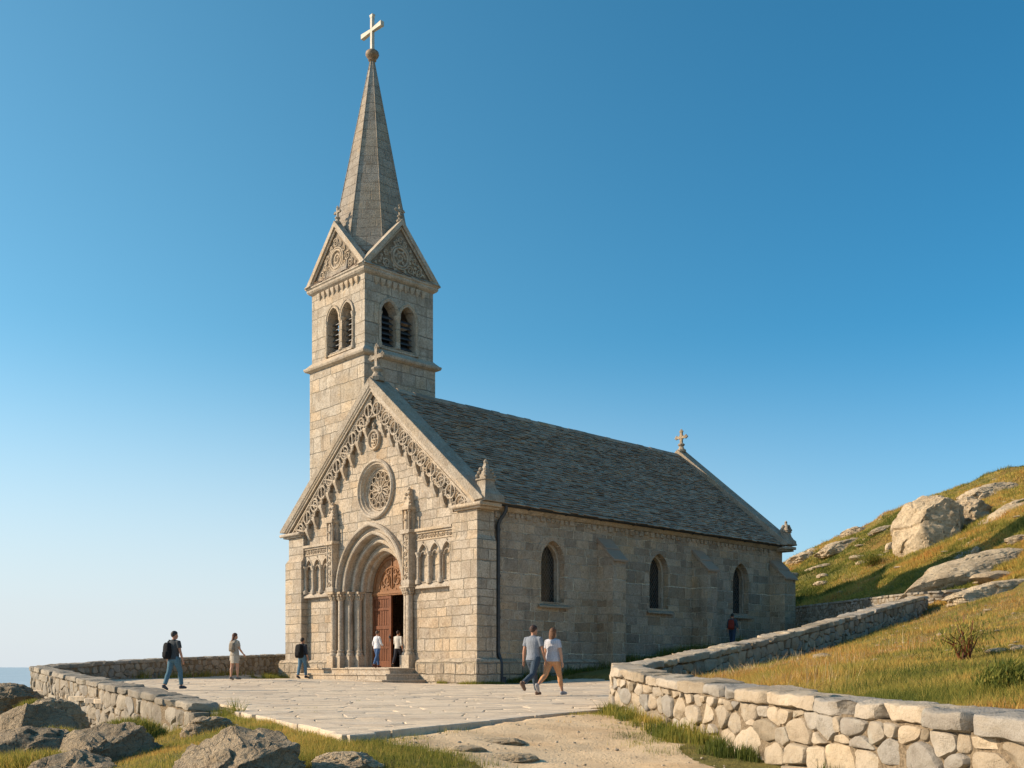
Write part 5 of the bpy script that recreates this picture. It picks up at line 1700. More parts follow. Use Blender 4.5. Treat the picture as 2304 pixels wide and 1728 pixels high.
hill(2110, 1193, .0, (.36, .30, .30), .2, 'small blue grey stone on the turf below the huge boulder', 74, tone=.75, sub=4, rough=.10)
hill(1868, 1215, -.06, (.7, .5, .22), .2, 'little pale stone on the green slope', 75, tone=.9, sub=4, rough=.10)
hill(2205, 1165, -.06, (.9, .6, .22), .2, 'flat stone high on the slope at the right edge', 76, tone=.85, sub=4, rough=.10)
hill(2195, 1090, -.05, (1.1, .6, .32), .3, 'pale stone on the hill crest at the right edge', 77, tone=.95, sub=4, rough=.10, tilt=(0, -.3))
hill(1985, 1425, .0, (.22, .15, .07), .2, 'small pale stone in the meadow grass', 78, tone=.95, sub=4, rough=.10, cat='stone')
hill(1780, 1262, .0, (.7, .5, .22), .2, 'pale stone at the foot of the slope above the field wall', 79, tone=.9, sub=4, rough=.10)
hill(1708, 1250, .05, (1.1, .8, .4), .2, 'rock on the slope just right of the last buttress', 80, tone=.7, sub=4, rough=.10)
def scree():
    R = random.Random(12); m = MB(); V, Fc = ico(2)
    n = 900; r_ = rng.uniform(.25, .52, n); y = 1 / rng.uniform(1 / 104., 1 / 12., n); x = r_ * y
    ok = inside_poly(x, y, UPPER) & (n2(x, y, .22, 3, 33) > .02) & (seg_dist(x, y, [(p[0], p[1]) for p in RW_PATH], False) > .6); x, y = x[ok], y[ok]; z = gz(x, y)
    for i in range(len(x)):
        if y[i] < 44 and R.random() < .86: continue
        s = (R.uniform(.05, .14) + (R.random() < .15) * R.uniform(.1, .3)) * (.35 if y[i] < 44 else 1.5)
        q = V * (1 + .25 * fbm(V * 1.7 + i, 2, 4)[:, None]) * np.array([s * R.uniform(1, 2.2), s * R.uniform(.8, 1.6), s * R.uniform(.4, .7)])
        m.add((q + np.array([x[i], y[i], z[i] + .02])).tolist(), Fc, R.uniform(.7, 1))
    o = m.build('scattered_stones', M['rock'], smooth=35, recalc=False); tag(o, 'small pale stones scattered through the heath on the slope', 'stones', kind='stuff')
scree()

# ------------------------------------------------------------------ grass and heath cover
class Blades:
    def __init__(self): self.v = []; self.f3 = []; self.f4 = []; self.t = []; self.n = 0
    def add(self, x, y, z, h, w, tone, lean=.35, seg=True):
        k = len(x)
        if k == 0: return
        an = rng.uniform(0, 2 * PI, k); la = rng.uniform(0, 2 * PI, k); ll = np.abs(rng.normal(0, lean, k)) * h
        dx, dy = np.cos(an) * w / 2, np.sin(an) * w / 2
        lx, ly = np.cos(la) * ll, np.sin(la) * ll
        zb = z - .02
        if seg:
            v = np.stack([np.stack([x - dx, y - dy, zb], 1), np.stack([x + dx, y + dy, zb], 1),
                          np.stack([x + dx * .75 + lx * .35, y + dy * .75 + ly * .35, z + h * .55], 1), np.stack([x - dx * .75 + lx * .35, y - dy * .75 + ly * .35, z + h * .55], 1),
                          np.stack([x + lx, y + ly, z + h * .95], 1)], 1).reshape(-1, 3)
            b = self.n + np.arange(k) * 5
            self.f4.append(np.stack([b, b + 1, b + 2, b + 3], 1)); self.f3.append(np.stack([b + 3, b + 2, b + 4], 1)); self.t.append(np.repeat(tone, 5)); self.n += 5 * k
        else:
            v = np.stack([np.stack([x - dx, y - dy, zb], 1), np.stack([x + dx, y + dy, zb], 1), np.stack([x + lx, y + ly, z + h], 1)], 1).reshape(-1, 3)
            b = self.n + np.arange(k) * 3
            self.f3.append(np.stack([b, b + 1, b + 2], 1)); self.t.append(np.repeat(tone, 3)); self.n += 3 * k
        self.v.append(v)
    def build(self, name, label, cat, parent=None, kind='stuff'):
        v = np.concatenate(self.v)
        f3 = np.concatenate(self.f3); f4 = np.concatenate(self.f4) if self.f4 else np.zeros((0, 4), int)
        me = bpy.data.meshes.new(name)
        me.vertices.add(len(v)); me.vertices.foreach_set('co', v.astype(np.float32).ravel())
        loops = np.concatenate([f4.ravel(), f3.ravel()]).astype(np.int32)
        tot = np.concatenate([np.full(len(f4), 4), np.full(len(f3), 3)]).astype(np.int32)
        st = np.r_[0, np.cumsum(tot)[:-1]].astype(np.int32)
        me.loops.add(len(loops)); me.loops.foreach_set('vertex_index', loops)
        me.polygons.add(len(tot)); me.polygons.foreach_set('loop_start', st)
        me.update(calc_edges=True)
        a = me.attributes.new('tone', 'FLOAT', 'POINT'); a.data.foreach_set('value', np.concatenate(self.t).astype(np.float32))
        me.materials.append(M['grass'])
        o = bpy.data.objects.new(name, me); C.objects.link(o)
        if parent: o.parent = parent
        return tag(o, label, cat, None, kind)

def heath_tone(x, y, dry=0.0):
    a = n2(x, y, .16, 3, 90); b = n2(x, y, .75, 3, 91); c = rng.normal(0, .09, len(x))
    return np.clip(.46 + .42 * a + .40 * b + c + dry, .02, .97)

NOGRASS = [(2.0 + 5.35, -2)]
rwl = [(p[0], p[1]) for p in RW_PATH]; lwl = [(p[0], p[1]) for p in LW_PATH]; fwl = [(p[0], p[1]) for p in FW_PATH]
def free(x, y):
    ok = sdist(x, y, PLAZA) < -.02
    ok &= seg_dist(x, y, rwl, False) > .30
    ok &= seg_dist(x, y, lwl, False) > .30
    ok &= seg_dist(x, y, fwl, False) > .30
    return ok

gr = Blades()
# 1 short turf in the left foreground
k = 230000
x = rng.uniform(-10.5, 2.0, k); y = rng.uniform(6.2, 19, k)
ok = (np.abs(x / y) < .56) & free(x, y) & ((path_mask(x, y) < -.02 + rng.uniform(-.12, .10, k)))
x, y = x[ok], y[ok]
pm = path_mask(x, y)
dens = np.clip(.62 + .6 * n2(x, y, .8, 3, 44) + .25 * n2(x, y, 3, 2, 45), .10, 1) * np.where(pm > -.5, .55, 1)
ok = rng.uniform(0, 1, len(x)) < dens; x, y = x[ok], y[ok]
h = rng.uniform(.02, .065, len(x)) * (1 + .6 * np.clip(n2(x, y, 1.3, 3, 46), 0, 1))
gr.add(x, y, gz(x, y), h, rng.uniform(.006, .014, len(x)), heath_tone(x, y, -.04), .5, False)
# taller tufts hugging the plaza edge and wall foot on the left
def tufts(n, xs, ys, hh, ww, per, rad, dry, lean=.35, seg=True, mask=None):
    tx = rng.uniform(*xs, n); ty = rng.uniform(*ys, n)
    if mask is not None:
        ok = mask(tx, ty); tx, ty = tx[ok], ty[ok]
    tn = heath_tone(tx, ty, dry) if len(tx) else tx
    sc = rng.uniform(.6, 1.25, len(tx))
    x = np.repeat(tx, per) + rng.normal(0, rad, len(tx) * per) * np.repeat(sc, per); y = np.repeat(ty, per) + rng.normal(0, rad, len(tx) * per) * np.repeat(sc, per)
    t = np.clip(np.repeat(tn, per) + rng.normal(0, .07, len(x)), .02, .98); s = np.repeat(sc, per)
    ok = free(x, y); x, y, t, s = x[ok], y[ok], t[ok], s[ok]
    gr.add(x, y, gz(x, y), rng.uniform(*hh, len(x)) * s, rng.uniform(*ww, len(x)), t, lean, seg)
nearedge = lambda a, b: (lambda x, y: (lambda d: (d < a) & (d > b))(sdist(x, y, PLAZA)))
tufts(900, (-5.4, -1.4), (10.4, 18), (.03, .09), (.006, .012), 34, .07, -.08, .4, False, lambda x, y: nearedge(-.05, -.55)(x, y) & (path_mask(x, y) < -.1))
tufts(1500, (-10.5, -.5), (6.5, 17.5), (.03, .085), (.006, .011), 30, .09, .05, .6, False, lambda x, y: (path_mask(x, y) < -.3) & free(x, y))
# 2 verge at the foot of the right-hand wall
tufts(1500, (1.2, 4.4), (5.5, 18.4), (.08, .24), (.007, .013), 46, .07, -.16, .35, True, lambda x, y: (seg_dist(x, y, rwl, False) < .30 + .55 * np.clip(.5 + .9 * n2(x, y, .55, 2, 8), .05, 1)) & free(x, y) & (x < np.interp(y, [p[1] for p in RW_PATH[:8]], [p[0] for p in RW_PATH[:8]])) & (rng.uniform(0, 1, len(x)) < .85))
tufts(260, (.6, 2.6), (12, 18), (.03, .09), (.005, .010), 26, .09, -.02, .4, False, lambda x, y: (path_mask(x, y) < .55) & free(x, y) & (x > .2 + (y - 11) * .12))
# grass that grows between path and turf
tufts(420, (-2.4, 1.2), (8.0, 13.5), (.03, .08), (.005, .010), 26, .10, -.05, .45, False, lambda x, y: (path_mask(x, y) < .30) & free(x, y))
tufts(900, (-2.6, .2), (7.5, 11.6), (.03, .09), (.005, .010), 30, .10, -.02, .6, False, lambda x, y: (path_mask(x, y) < .05) & free(x, y) & (n2(x, y, 1.3, 3, 19) > -.25))
tufts(420, (-1.2, 1.0), (8.5, 12.6), (.025, .07), (.005, .009), 26, .08, .02, .7, False, lambda x, y: free(x, y) & (n2(x, y, 1.7, 3, 29) > .10) & (path_mask(x, y) < .75))
# 3 meadow inside the right-hand wall
k = 260000
r_ = rng.uniform(.10, .56, k); y = 1 / rng.uniform(1 / 47., 1 / 5.5, k)
x = r_ * y
ok = inside_poly(x, y, UPPER) & free(x, y)
x, y = x[ok], y[ok]
hm = np.clip(.75 + .8 * n2(x, y, .45, 3, 61), .25, 1.7)
sc = np.clip(y / 14, .8, 2.2)
gr.add(x, y, gz(x, y), rng.uniform(.04, .13, len(x)) * hm, rng.uniform(.006, .012, len(x)) * sc, heath_tone(x, y, .12), .9, False)
inmead = lambda x, y: inside_poly(x, y, UPPER) & free(x, y) & (x / y < .55)
tufts(700, (3, 16), (7, 42), (.06, .15), (.008, .016), 46, .17, -.20, .8, False, inmead)
tufts(500, (3, 16), (7, 42), (.06, .15), (.008, .016), 40, .15, .30, .9, False, inmead)
tufts(40, (3, 16), (8, 40), (.12, .26), (.007, .013), 30, .16, .45, .5, False, inmead)
for (px, py, s) in ((1960, 1398, 1.0), (1925, 1412, .7), (1845, 1428, .8), (1985, 1405, .7), (1770, 1470, .8), (1745, 1476, .6), (1700, 1466, .5)):
    x0, y0, z0 = hit(px, py, 5, 60)
    n = 26; x = x0 + rng.normal(0, .26 * s, n); y = y0 + rng.normal(0, .26 * s, n)
    gr.add(x, y, gz(x, y), rng.uniform(.18, .5, n) * s, rng.uniform(.006, .011, n), np.clip(rng.normal(.85, .12, n), 0, 1), .3, True)
# 4 hillside
k = 210000
r_ = rng.uniform(.24, .53, k); y = 1 / rng.uniform(1 / 106., 1 / 44., k); x = r_ * y
ok = inside_poly(x, y, UPPER) & free(x, y); x, y = x[ok], y[ok]
hm = np.clip(.8 + .9 * n2(x, y, .3, 3, 71), .25, 1.9)
gr.add(x, y, gz(x, y), rng.uniform(.10, .30, len(x)) * hm, rng.uniform(.03, .075, len(x)), heath_tone(x, y, -.03), .8, False)
inhill = lambda x, y: inside_poly(x, y, UPPER) & free(x, y) & (x / y < .53) & (x / y > .24)
tufts(1500, (14, 52), (46, 105), (.12, .34), (.03, .06), 36, .30, -.26, .8, False, lambda x, y: inhill(x, y) & (n2(x, y, .35, 3, 83) > .05))
tufts(1100, (14, 52), (46, 105), (.10, .28), (.03, .06), 30, .28, .30, .8, False, lambda x, y: inhill(x, y) & (n2(x, y, .35, 3, 84) > .08))
# 5 strips along the foot of the church and the terrace walls
def strip(p0, p1, n, hh, ww, spread, tone, lift=0, bump=1.0):
    f = rng.uniform(0, 1, n); x = p0[0] + (p1[0] - p0[0]) * f + rng.normal(0, spread, n); y = p0[1] + (p1[1] - p0[1]) * f + rng.normal(0, spread, n)
    z = np.where(sdist(x, y, PLAZA) > 0, plaza_z(x, y), gz(x, y)) + lift
    gate = n2(x, y, 1.1, 3, 15) > -.12 if bump else np.ones(n, bool)
    x, y, z = x[gate], y[gate], z[gate]
    gr.add(x, y, z, rng.uniform(*hh, len(x)) * (.6 + .8 * np.clip(n2(x, y, .9, 2, 16) + .5, 0, 1)), rng.uniform(*ww, len(x)), np.clip(rng.normal(tone, .09, len(x)), .02, .95), .5, False)
a, b = L2W(7.45, 1.8), L2W(7.5, 8); strip(a, b, 3500, (.10, .40), (.015, .035), .22, .14)
a, b = L2W(7.6, 8), L2W(8.3, 18); strip(a, b, 4000, (.15, .55), (.02, .04), .35, .16, 0, 0)
a, b = L2W(5.2, -.42), L2W(7.8, -.42); strip(a, b, 1300, (.05, .16), (.012, .025), .07, .30)
a, b = L2W(7.85, -.3), L2W(7.85, 1.1); strip(a, b, 700, (.05, .14), (.012, .025), .07, .28)
a, b = L2W(-8.1, -.3), L2W(-7.0, -.55); strip(a, b, 1600, (.12, .42), (.015, .03), .28, .26, 0, 0)
a, b = L2W(-5.2, -2.6), L2W(-5.9, -1.6); strip(a, b, 1500, (.10, .34), (.015, .03), .18, .26, 0, 0)
a, b = L2W(-7.6, -2.2), L2W(-5.2, -2.5); strip(a, b, 900, (.04, .13), (.012, .025), .14, .30)
strip((-4.95, 17.25), (-4.55, 16.9), 700, (.06, .2), (.008, .016), .10, .28, 0, 0)
for i in range(7, len(LW_PATH) - 1):
    p, q = LW_PATH[i], LW_PATH[i + 1]; strip((p[0] + .45, p[1]), (q[0] + .45, q[1]), 500, (.10, .36), (.015, .03), .14, .36)
for i in range(len(LW_PATH) - 1):
    p, q = LW_PATH[i], LW_PATH[i + 1]; strip((p[0] - .5, p[1] - .3), (q[0] - .5, q[1] - .3), 1200, (.06, .22), (.01, .02), .22, .34)
for _ in range(90):
    x0, y0 = random.uniform(-7, 2.2), random.uniform(12, 32); a0 = random.uniform(-.1, .3) + (1.4 if random.random() < .3 else 0); l0 = random.uniform(.1, .35)
    if float(sdist(np.array([x0]), np.array([y0]), PLAZA)[0]) > .4:
        strip((x0, y0), (x0 + l0 * math.cos(a0), y0 + l0 * math.sin(a0)), random.randint(14, 40), (.015, .045), (.005, .009), .02, .30, -.02, 0)
gr.build('grass', 'tufted heath grass, green olive and rust, over the headland and hill', 'grass')

# turf and moss clumps over the rocks in the left foreground
def hummock(px, py, depth, rx, ry, h, n, label, tone, seed):
    x0, y0, z0 = at(px, py, depth)
    r = np.random.default_rng(seed)
    B = Blades()
    a = r.uniform(0, 2 * PI, n); q = np.sqrt(r.uniform(0, 1, n))
    x = x0 + np.cos(a) * q * rx; y = y0 + np.sin(a) * q * ry
    z = z0 - h + h * np.sqrt(np.clip(1 - q * q, 0, 1)) + .05 * n2(x, y, 2.0, 2, seed)
    B.add(x, y, z, r.uniform(.05, .16, n), r.uniform(.010, .022, n), np.clip(r.normal(tone, .12, n), .02, .95), .6, False)
    o = B.build('heather_clump', label, 'heather', None, None)
    # the cushion the shoots grow from
    m = MB(); V, Fc = ico(4); V = V * np.array([rx, ry, h]) * (1 + .12 * fbm(V * 2.2 + seed, 3, seed)[:, None]) + np.array([x0, y0, z0 - h])
    m.add(V.tolist(), Fc, .5); m.build('cushion', M['ground'], o, 180, recalc=False)
    return o
hummock(72, 1522, 22.5, .38, .4, .34, 2600, 'bright green tuft on the rock below the far corner of the parapet', .30, 1)
hummock(285, 1562, 15.2, .52, .42, .30, 3600, 'green clump against the parapet behind the big dark boulder', .28, 2)
hummock(130, 1592, 14.4, .62, .7, .50, 5200, 'long mossy bank between the leaning rocks on the left', .40, 3)
hummock(60, 1640, 11.6, .72, .6, .34, 5200, 'mossy mound in the bottom left corner', .42, 4)

# shrubs in the meadow and on the skyline
def shrub(px, py, w, h, n, label, tone, seed):
    x0, y0, z0 = hit(px, py, 5, 130)
    r = np.random.default_rng(seed)
    root = empty('shrub', (x0, y0, z0 - .05), 0, label, 'shrub')
    st = MB(); tips = []
    R = random.Random(seed)
    for i in range(16):
        an = R.uniform(0, 6.28); sp = R.uniform(.1, 1.0)
        p0 = Vector((R.uniform(-.08, .08) * w, R.uniform(-.08, .08) * w, 0)); p2 = Vector((math.cos(an) * sp * w * .5, math.sin(an) * sp * w * .5, h * R.uniform(.55, .95) * (1.05 - .35 * sp)))
        p1 = (p0 + p2) / 2 + Vector((0, 0, h * .12))
        st.tube([p0, p1, p2], [.02 * w, .012 * w, .005 * w], 4)
        tips += [tuple(p1), tuple(p2), tuple((p1 + p2) / 2)]
    st.build('stems', M['wood'], root)
    B = Blades(); T = np.array(tips)
    ii = r.integers(0, len(T), n)
    pos = T[ii] + r.normal(0, .13 * w, (n, 3)) * np.array([1, 1, .8])
    pos = pos[pos[:, 2] > 0]
    B.add(pos[:, 0], pos[:, 1], pos[:, 2], r.uniform(.025, .06, len(pos)) * max(1, w * .9), r.uniform(.010, .022, len(pos)) * max(1, w * .9), np.clip(r.normal(tone, .13, len(pos)), .02, .95), .9, False)
    B.build('foliage', None, None, root, None)
    return root
shrub(2182, 1486, .55, .19, 14000, 'dark rounded shrub in the meadow at the right edge', .18, 5)
shrub(1790, 1152, 1.3, 1.1, 900, 'wispy little bush on the skyline beside the church roof end', .30, 6)
shrub(1882, 1248 - 25, 2.2, .9, 2500, 'low green bush on the slope left of the whaleback rock', .22, 7)
shrub(2085, 1425, .9, .75, 900, 'thin twiggy plant standing in the meadow behind the dark shrub', .35, 8)

# gravel on the path
def pebbles():
    R = random.Random(8); m = MB(); V, Fc = ico(1)
    n = 800
    x = rng.uniform(-2, 2.9, n); y = rng.uniform(7, 17.8, n); pm = path_mask(x, y)
    ok = (pm > -.25) & (np.abs(x / y) < .5) & (sdist(x, y, PLAZA) < 0); x, y = x[ok], y[ok]
    z = gz(x, y)
    for i in range(len(x)):
        s = R.choice((.006, .006, .008, .009, .012, .018)) * R.uniform(.7, 1.4)
        q = V * np.array([s * R.uniform(.8, 1.5), s * R.uniform(.8, 1.4), s * .7]) + np.array([x[i], y[i], z[i] + .012 + s * .2])
        m.add(q.tolist(), Fc, R.uniform(.25, .8))
    o = m.build('gravel', M['wallstone'], smooth=60, recalc=False)
    tag(o, 'loose grit and pebbles scattered over the sandy path', 'gravel', kind='stuff')
pebbles()
# ------------------------------------------------------------------ people
def remeshed(mb, name, mat, voxel, parent, sm_it=4):
    me = mb.mesh('tmp'); o = bpy.data.objects.new('tmp', me); C.objects.link(o)
    r = o.modifiers.new('r', 'REMESH'); r.mode = 'VOXEL'; r.voxel_size = voxel
    s = o.modifiers.new('s', 'SMOOTH'); s.factor = .5; s.iterations = sm_it
    dg = bpy.context.evaluated_depsgraph_get()
    m2 = bpy.data.meshes.new_from_object(o.evaluated_get(dg)); m2.name = name
    bpy.data.objects.remove(o); bpy.data.meshes.remove(me)
    m2.materials.clear(); m2.materials.append(mat)
    m2.polygons.foreach_set('use_smooth', [True] * len(m2.polygons))
    q = bpy.data.objects.new(name, m2); C.objects.link(q)
    if parent: q.parent = parent
    return q

def limb(mb, pts, rad, n=10, flat=1.0, side=(1, 0, 0), ext=True):
    """tapered limb through the joints; rad per point; flat squashes front to back"""
    pts = [Vector(p) for p in pts]; rings = []
    k = len(pts)
    for i in range(k):
        t = (pts[min(i + 1, k - 1)] - pts[max(i - 1, 0)]).normalized()
        a = Vector(side) - t * Vector(side).dot(t)
        if a.length < .05: a = Vector((0, 1, 0)) - t * t.y
        a.normalize(); b = t.cross(a)
        rings.append([tuple(pts[i] + a * math.cos(2 * PI * j / n) * rad[i] + b * math.sin(2 * PI * j / n) * rad[i] * flat) for j in range(n)])
    mb.loft(rings)

def rings_z(mb, rows, n=16):
    """rows: (z, half width, half depth, y offset)"""
    mb.loft([[(w * math.cos(2 * PI * j / n), yo + d * math.sin(2 * PI * j / n), z) for j in range(n)] for (z, w, d, yo) in rows])

def bez(a, b, c, n=5):
    a, b, c = Vector(a), Vector(b), Vector(c)
    return [a * (1 - t) ** 2 + b * 2 * t * (1 - t) + c * t * t for t in [i / (n - 1) for i in range(n)]]

def cloth(name, col, sc=40):
    t = NT(name); P = t.obj()
    a = t.noise(P, sc, 3, .6)[0]; b = t.noise(t.vm('MULTIPLY', P, (1, 1, .5)), 9, 3, .6, .6)[0]
    c = t.mix(t.fr(a, .3, .7), t.mix(1, col, (.82, .82, .82), 'MULTIPLY'), t.mix(1, col, (1.14, 1.14, 1.14), 'MULTIPLY'))
    return t.done(c, .9, t.bump(b, .03, .8))
def skin(name, col):
    t = NT(name); t.b.inputs['Subsurface Weight'].default_value = .08; t.b.inputs['Subsurface Radius'].default_value = (.02, .008, .004)
    P = t.obj(); a = t.noise(P, 20, 3)[0]
    return t.done(t.mix(t.fr(a, .3, .7), t.mix(1, col, (.9, .88, .86), 'MULTIPLY'), col), .55)
SK1 = skin('skin tan', (.46, .24, .155)); SK2 = skin('skin light', (.52, .29, .19))

def person(label, pos, face, height, leg, arm, male=True, skinm=SK1, shirt=(.1, .1, .1), shirt_len=.86, sleeve=.55, bottom=('trousers', (.1, .15, .2)), hair=('short', (.03, .02, .015)), shoe=(.05, .05, .05), head_turn=0.0, build=1.0, lean=0.0, group=None):
    """leg: ((thigh, knee), (thigh, knee)) degrees for left and right, + swings forward; arm: ((swing, spread, elbow), ...)"""
    s = height / 1.75
    root = empty('person', pos, 0, label, 'person', group or 'people visiting the church')
    root.rotation_euler = (0, 0, -face); root.scale = (s, s, s)
    sw = (.195 if male else .170) * build; hw = (.155 if male else .168) * build
    body = MB(); sh = MB(); bt = MB(); so = []
    HIP = .93
    # --- torso, neck, head
    tor = [(.80, hw * .68, .085, 0), (.88, hw * .84, .098, -.006), (.96, hw * .86, .098, -.004), (1.06, hw * .84, .092, 0), (1.14, (.142 if male else .125) * build, .10, .004), (1.25, (.165 if male else .145) * build, .115, .008),
           (1.36, (.182 if male else .160) * build, .118, .004), (1.425, sw * .86, .095, -.004), (1.465, sw * .52, .072, -.01), (1.49, .062, .06, -.008)]
    L = lambda z: (z - .93) * math.tan(lean)
    tor = [(z, w, d, y + L(z)) for z, w, d, y in tor]
    rings_z(body, tor)
    limb(body, [(0, -.012 + L(1.45), 1.45), (0, .0 + L(1.52), 1.52), (0, .012 + L(1.58), 1.58)], [.062, .054, .055])
    hy = .02 + L(1.62)
    ct, stn = math.cos(head_turn), math.sin(head_turn)
    def hd(x, y, z): return (x * ct + y * stn, hy - x * stn + y * ct, z)
    hr = [(1.515, .045, .05, .02), (1.54, .060, .075, .018), (1.575, .068, .088, .01), (1.615, .074, .095, .0), (1.66, .077, .098, -.006), (1.70, .070, .088, -.008), (1.735, .046, .056, -.006), (1.748, .02, .025, -.006)]
    body.loft([[hd(w * math.cos(2 * PI * j / 14), yo + d * math.sin(2 * PI * j / 14), z) for j in range(14)] for z, w, d, yo in hr])
    body.loft([[hd(x * .016, .088 + y, z) for x, y in ((-1, 0), (1, 0), (.6, dy), (-.6, dy))] for z, dy in ((1.645, .004), (1.60, .026), (1.588, .022), (1.58, .004))])   # nose
    body.loft([[hd(x * .022, .082 + y, z) for x, y in ((-1, 0), (1, 0), (.7, .012), (-.7, .012))] for z in (1.548, 1.558, 1.566)])                                     # mouth
    for q in (-1, 1):
        limb(body, [hd(q * .076, -.004, 1.585), hd(q * .086, -.010, 1.61), hd(q * .083, -.012, 1.642)], [.009, .016, .010], 7)
        limb(body, [hd(q * .030, .084, 1.632), hd(q * .030, .090, 1.628)], [.011, .009], 6)
    # --- hair
    hb = MB(); kind, hc = hair
    def hring(z, w, d, yo): return [hd(w * math.cos(2 * PI * j / 16), yo + d * math.sin(2 * PI * j / 16), z) for j in range(16)]
    if kind == 'short':
        hb.loft([hring(1.585, .055, .035, -.062), hring(1.62, .079, .072, -.036), hring(1.655, .086, .093, -.022), hring(1.69, .086, .105, -.010), hring(1.725, .072, .090, -.006), hring(1.755, .045, .058, -.006), hring(1.768, .018, .022, -.006)])
    else:
        hb.loft([hring(1.60, .080, .070, -.040), hring(1.645, .090, .094, -.022), hring(1.69, .090, .107, -.010), hring(1.73, .074, .090, -.006), hring(1.758, .046, .058, -.006), hring(1.772, .018, .022, -.006)])
        if kind == 'bob':
            hb.loft([hring(1.66, .088, .07, -.045), hring(1.58, .090, .060, -.062), hring(1.50, .082, .048, -.075), hring(1.44, .062, .036, -.085), hring(1.405, .03, .02, -.088)])
        else:
            hb.loft([hring(1.66, .082, .06, -.05), hring(1.56, .066, .045, -.08), hring(1.46, .052, .036, -.105), hring(1.36, .046, .03, -.115), hring(1.27, .022, .016, -.115)])
    # --- legs
    feet = []; low = 9
    kindb = bottom[0]
    for i, q in ((0, -1), (1, 1)):
        th, kn = [math.radians(v) for v in leg[i]]
        hip = Vector((q * .088 * build, -.005, HIP)); knee = hip + Vector((q * .006, math.sin(th), -math.cos(th))) * .43
        sa = th - kn
        ank = knee + Vector((-q * .012, math.sin(sa), -math.cos(sa))) * .425
        feet.append((q, knee, ank, sa)); low = min(low, ank.z)
        thick = 1.0 if male else 1.06
        limb(body, [hip + Vector((0, 0, .06)), hip, hip.lerp(knee, .35), hip.lerp(knee, .75), knee, knee.lerp(ank, .12), knee.lerp(ank, .32) + Vector((0, -.014, 0)), knee.lerp(ank, .6) + Vector((0, -.006, 0)), knee.lerp(ank, .88), ank],
             [.085 * thick, .092 * thick * build, .083 * thick * build, .064 * thick, .056, .055, .059, .049, .036, .035], 12)
        # clothing of the leg
        e = .020
        if kindb == 'trousers':
            limb(bt, [hip + Vector((0, 0, .06)), hip, hip.lerp(knee, .35), hip.lerp(knee, .75), knee, knee.lerp(ank, .32) + Vector((0, -.010, 0)), knee.lerp(ank, .65), knee.lerp(ank, .93)],
                 [.095, .106 * build, .098 * build, .082, .074, .074, .066, .062], 12)
        elif kindb == 'leggings':
            limb(bt, [hip + Vector((0, 0, .06)), hip, hip.lerp(knee, .35), hip.lerp(knee, .75), knee, knee.lerp(ank, .12), knee.lerp(ank, .32) + Vector((0, -.014, 0)), knee.lerp(ank, .66)],
                 [.095, .106 * build, .097 * build, .076, .066, .064, .067, .054], 12)
        else:
            f = .55
            limb(bt, [hip + Vector((0, 0, .06)), hip, hip.lerp(knee, .3), hip.lerp(knee, f)], [.095, .11 * build, .106 * build, .104], 12)
        # foot in its shoe, toe direction follows the shin
        pitch = max(-.9, min(.35, sa * .9 if sa < 0 else sa * .2))
        fd = Vector((q * .10, math.cos(pitch), math.sin(pitch))).normalized(); up = Vector((0, -math.sin(pitch), math.cos(pitch)))
        def fp(l, u): return ank + fd * l + up * u
        sb = MB()
        limb(sb, [fp(-.075, -.052), fp(-.055, -.035), fp(0, -.028), fp(.06, -.044), fp(.12, -.058), fp(.165, -.066), fp(.185, -.070)], [.022, .040, .047, .045, .043, .034, .016], 10, .95)
        limb(sb, [fp(-.07, -.080), fp(-.02, -.080), fp(.07, -.080), .0 * fd + fp(.15, -.082), fp(.18, -.080)], [.030, .038, .040, .038, .02], 8, .45)
        so.append(sb)
        low = min(low, fp(-.07, -.098).z, fp(.16, -.098).z)
    pel = [(.80, hw * .55, .095, 0), (.86, hw * .98 + .012, .130, -.012), (.95, hw + .016, .132, -.01), (1.02, hw * .95 + .014, .120, -.004), (1.06, hw * .90 + .012, .112, 0)]
    rings_z(bt, pel)
    if kindb == 'skirt':
        rings_z(bt, [(.60, hw * 1.02, .14, .01), (.72, hw * 1.06, .145, 0), (.86, hw * 1.04, .14, -.01), (.95, hw + .02, .13, -.01), (1.05, hw * .92 + .012, .115, 0)])
    # --- arms and hands
    for i, q in ((0, -1), (1, 1)):
        swg, spr, el = [math.radians(v) for v in arm[i]]
        shd = Vector((q * (sw - .012), -.004 + L(1.42), 1.415))
        d = Vector((q * math.sin(spr), math.sin(swg), -math.cos(swg) * math.cos(spr))).normalized()
        elb = shd + d * .29
        d2 = Vector((d.x * .55, math.sin(swg + el), -math.cos(swg + el))).normalized()
        wr = elb + d2 * .25
        limb(body, [shd + Vector((-q * .05, 0, .012)), shd, shd + d * .09, shd + d * .2, elb, elb + d2 * .07, elb + d2 * .16, wr], [.05, .056, .051, .043, .039, .040, .033, .026], 10)
        # palm, four curled fingers, thumb on the side
        pin = Vector((-q, 0, 0)); pin = (pin - d2 * pin.dot(d2)).normalized(); fw = d2.cross(pin) * q
        if fw.y < 0: fw = -fw
        limb(body, [wr, wr + d2 * .03, wr + d2 * .07, wr + d2 * .095], [.026, .034, .040, .034], 8, .45, tuple(fw))
        for k, (o_, ln) in enumerate(((.030, .068), (.010, .078), (-.011, .072), (-.030, .056))):
            b0 = wr + d2 * .085 + fw * o_
            p1 = b0 + d2 * ln * .5 + pin * .006; p2 = p1 + (d2 * .8 + pin * .6).normalized() * ln * .32; p3 = p2 + (d2 * .4 + pin * .9).normalized() * ln * .25
            limb(body, [b0, p1, p2, p3], [.0095, .009, .008, .006], 6)
        t0 = wr + d2 * .03 + fw * .030; t1 = t0 + (d2 * .75 + fw * .6).normalized() * .035; t2 = t1 + (d2 * .95 + fw * .1 + pin * .2).normalized() * .03
        limb(body, [t0, t1, t2], [.012, .010, .007], 6)
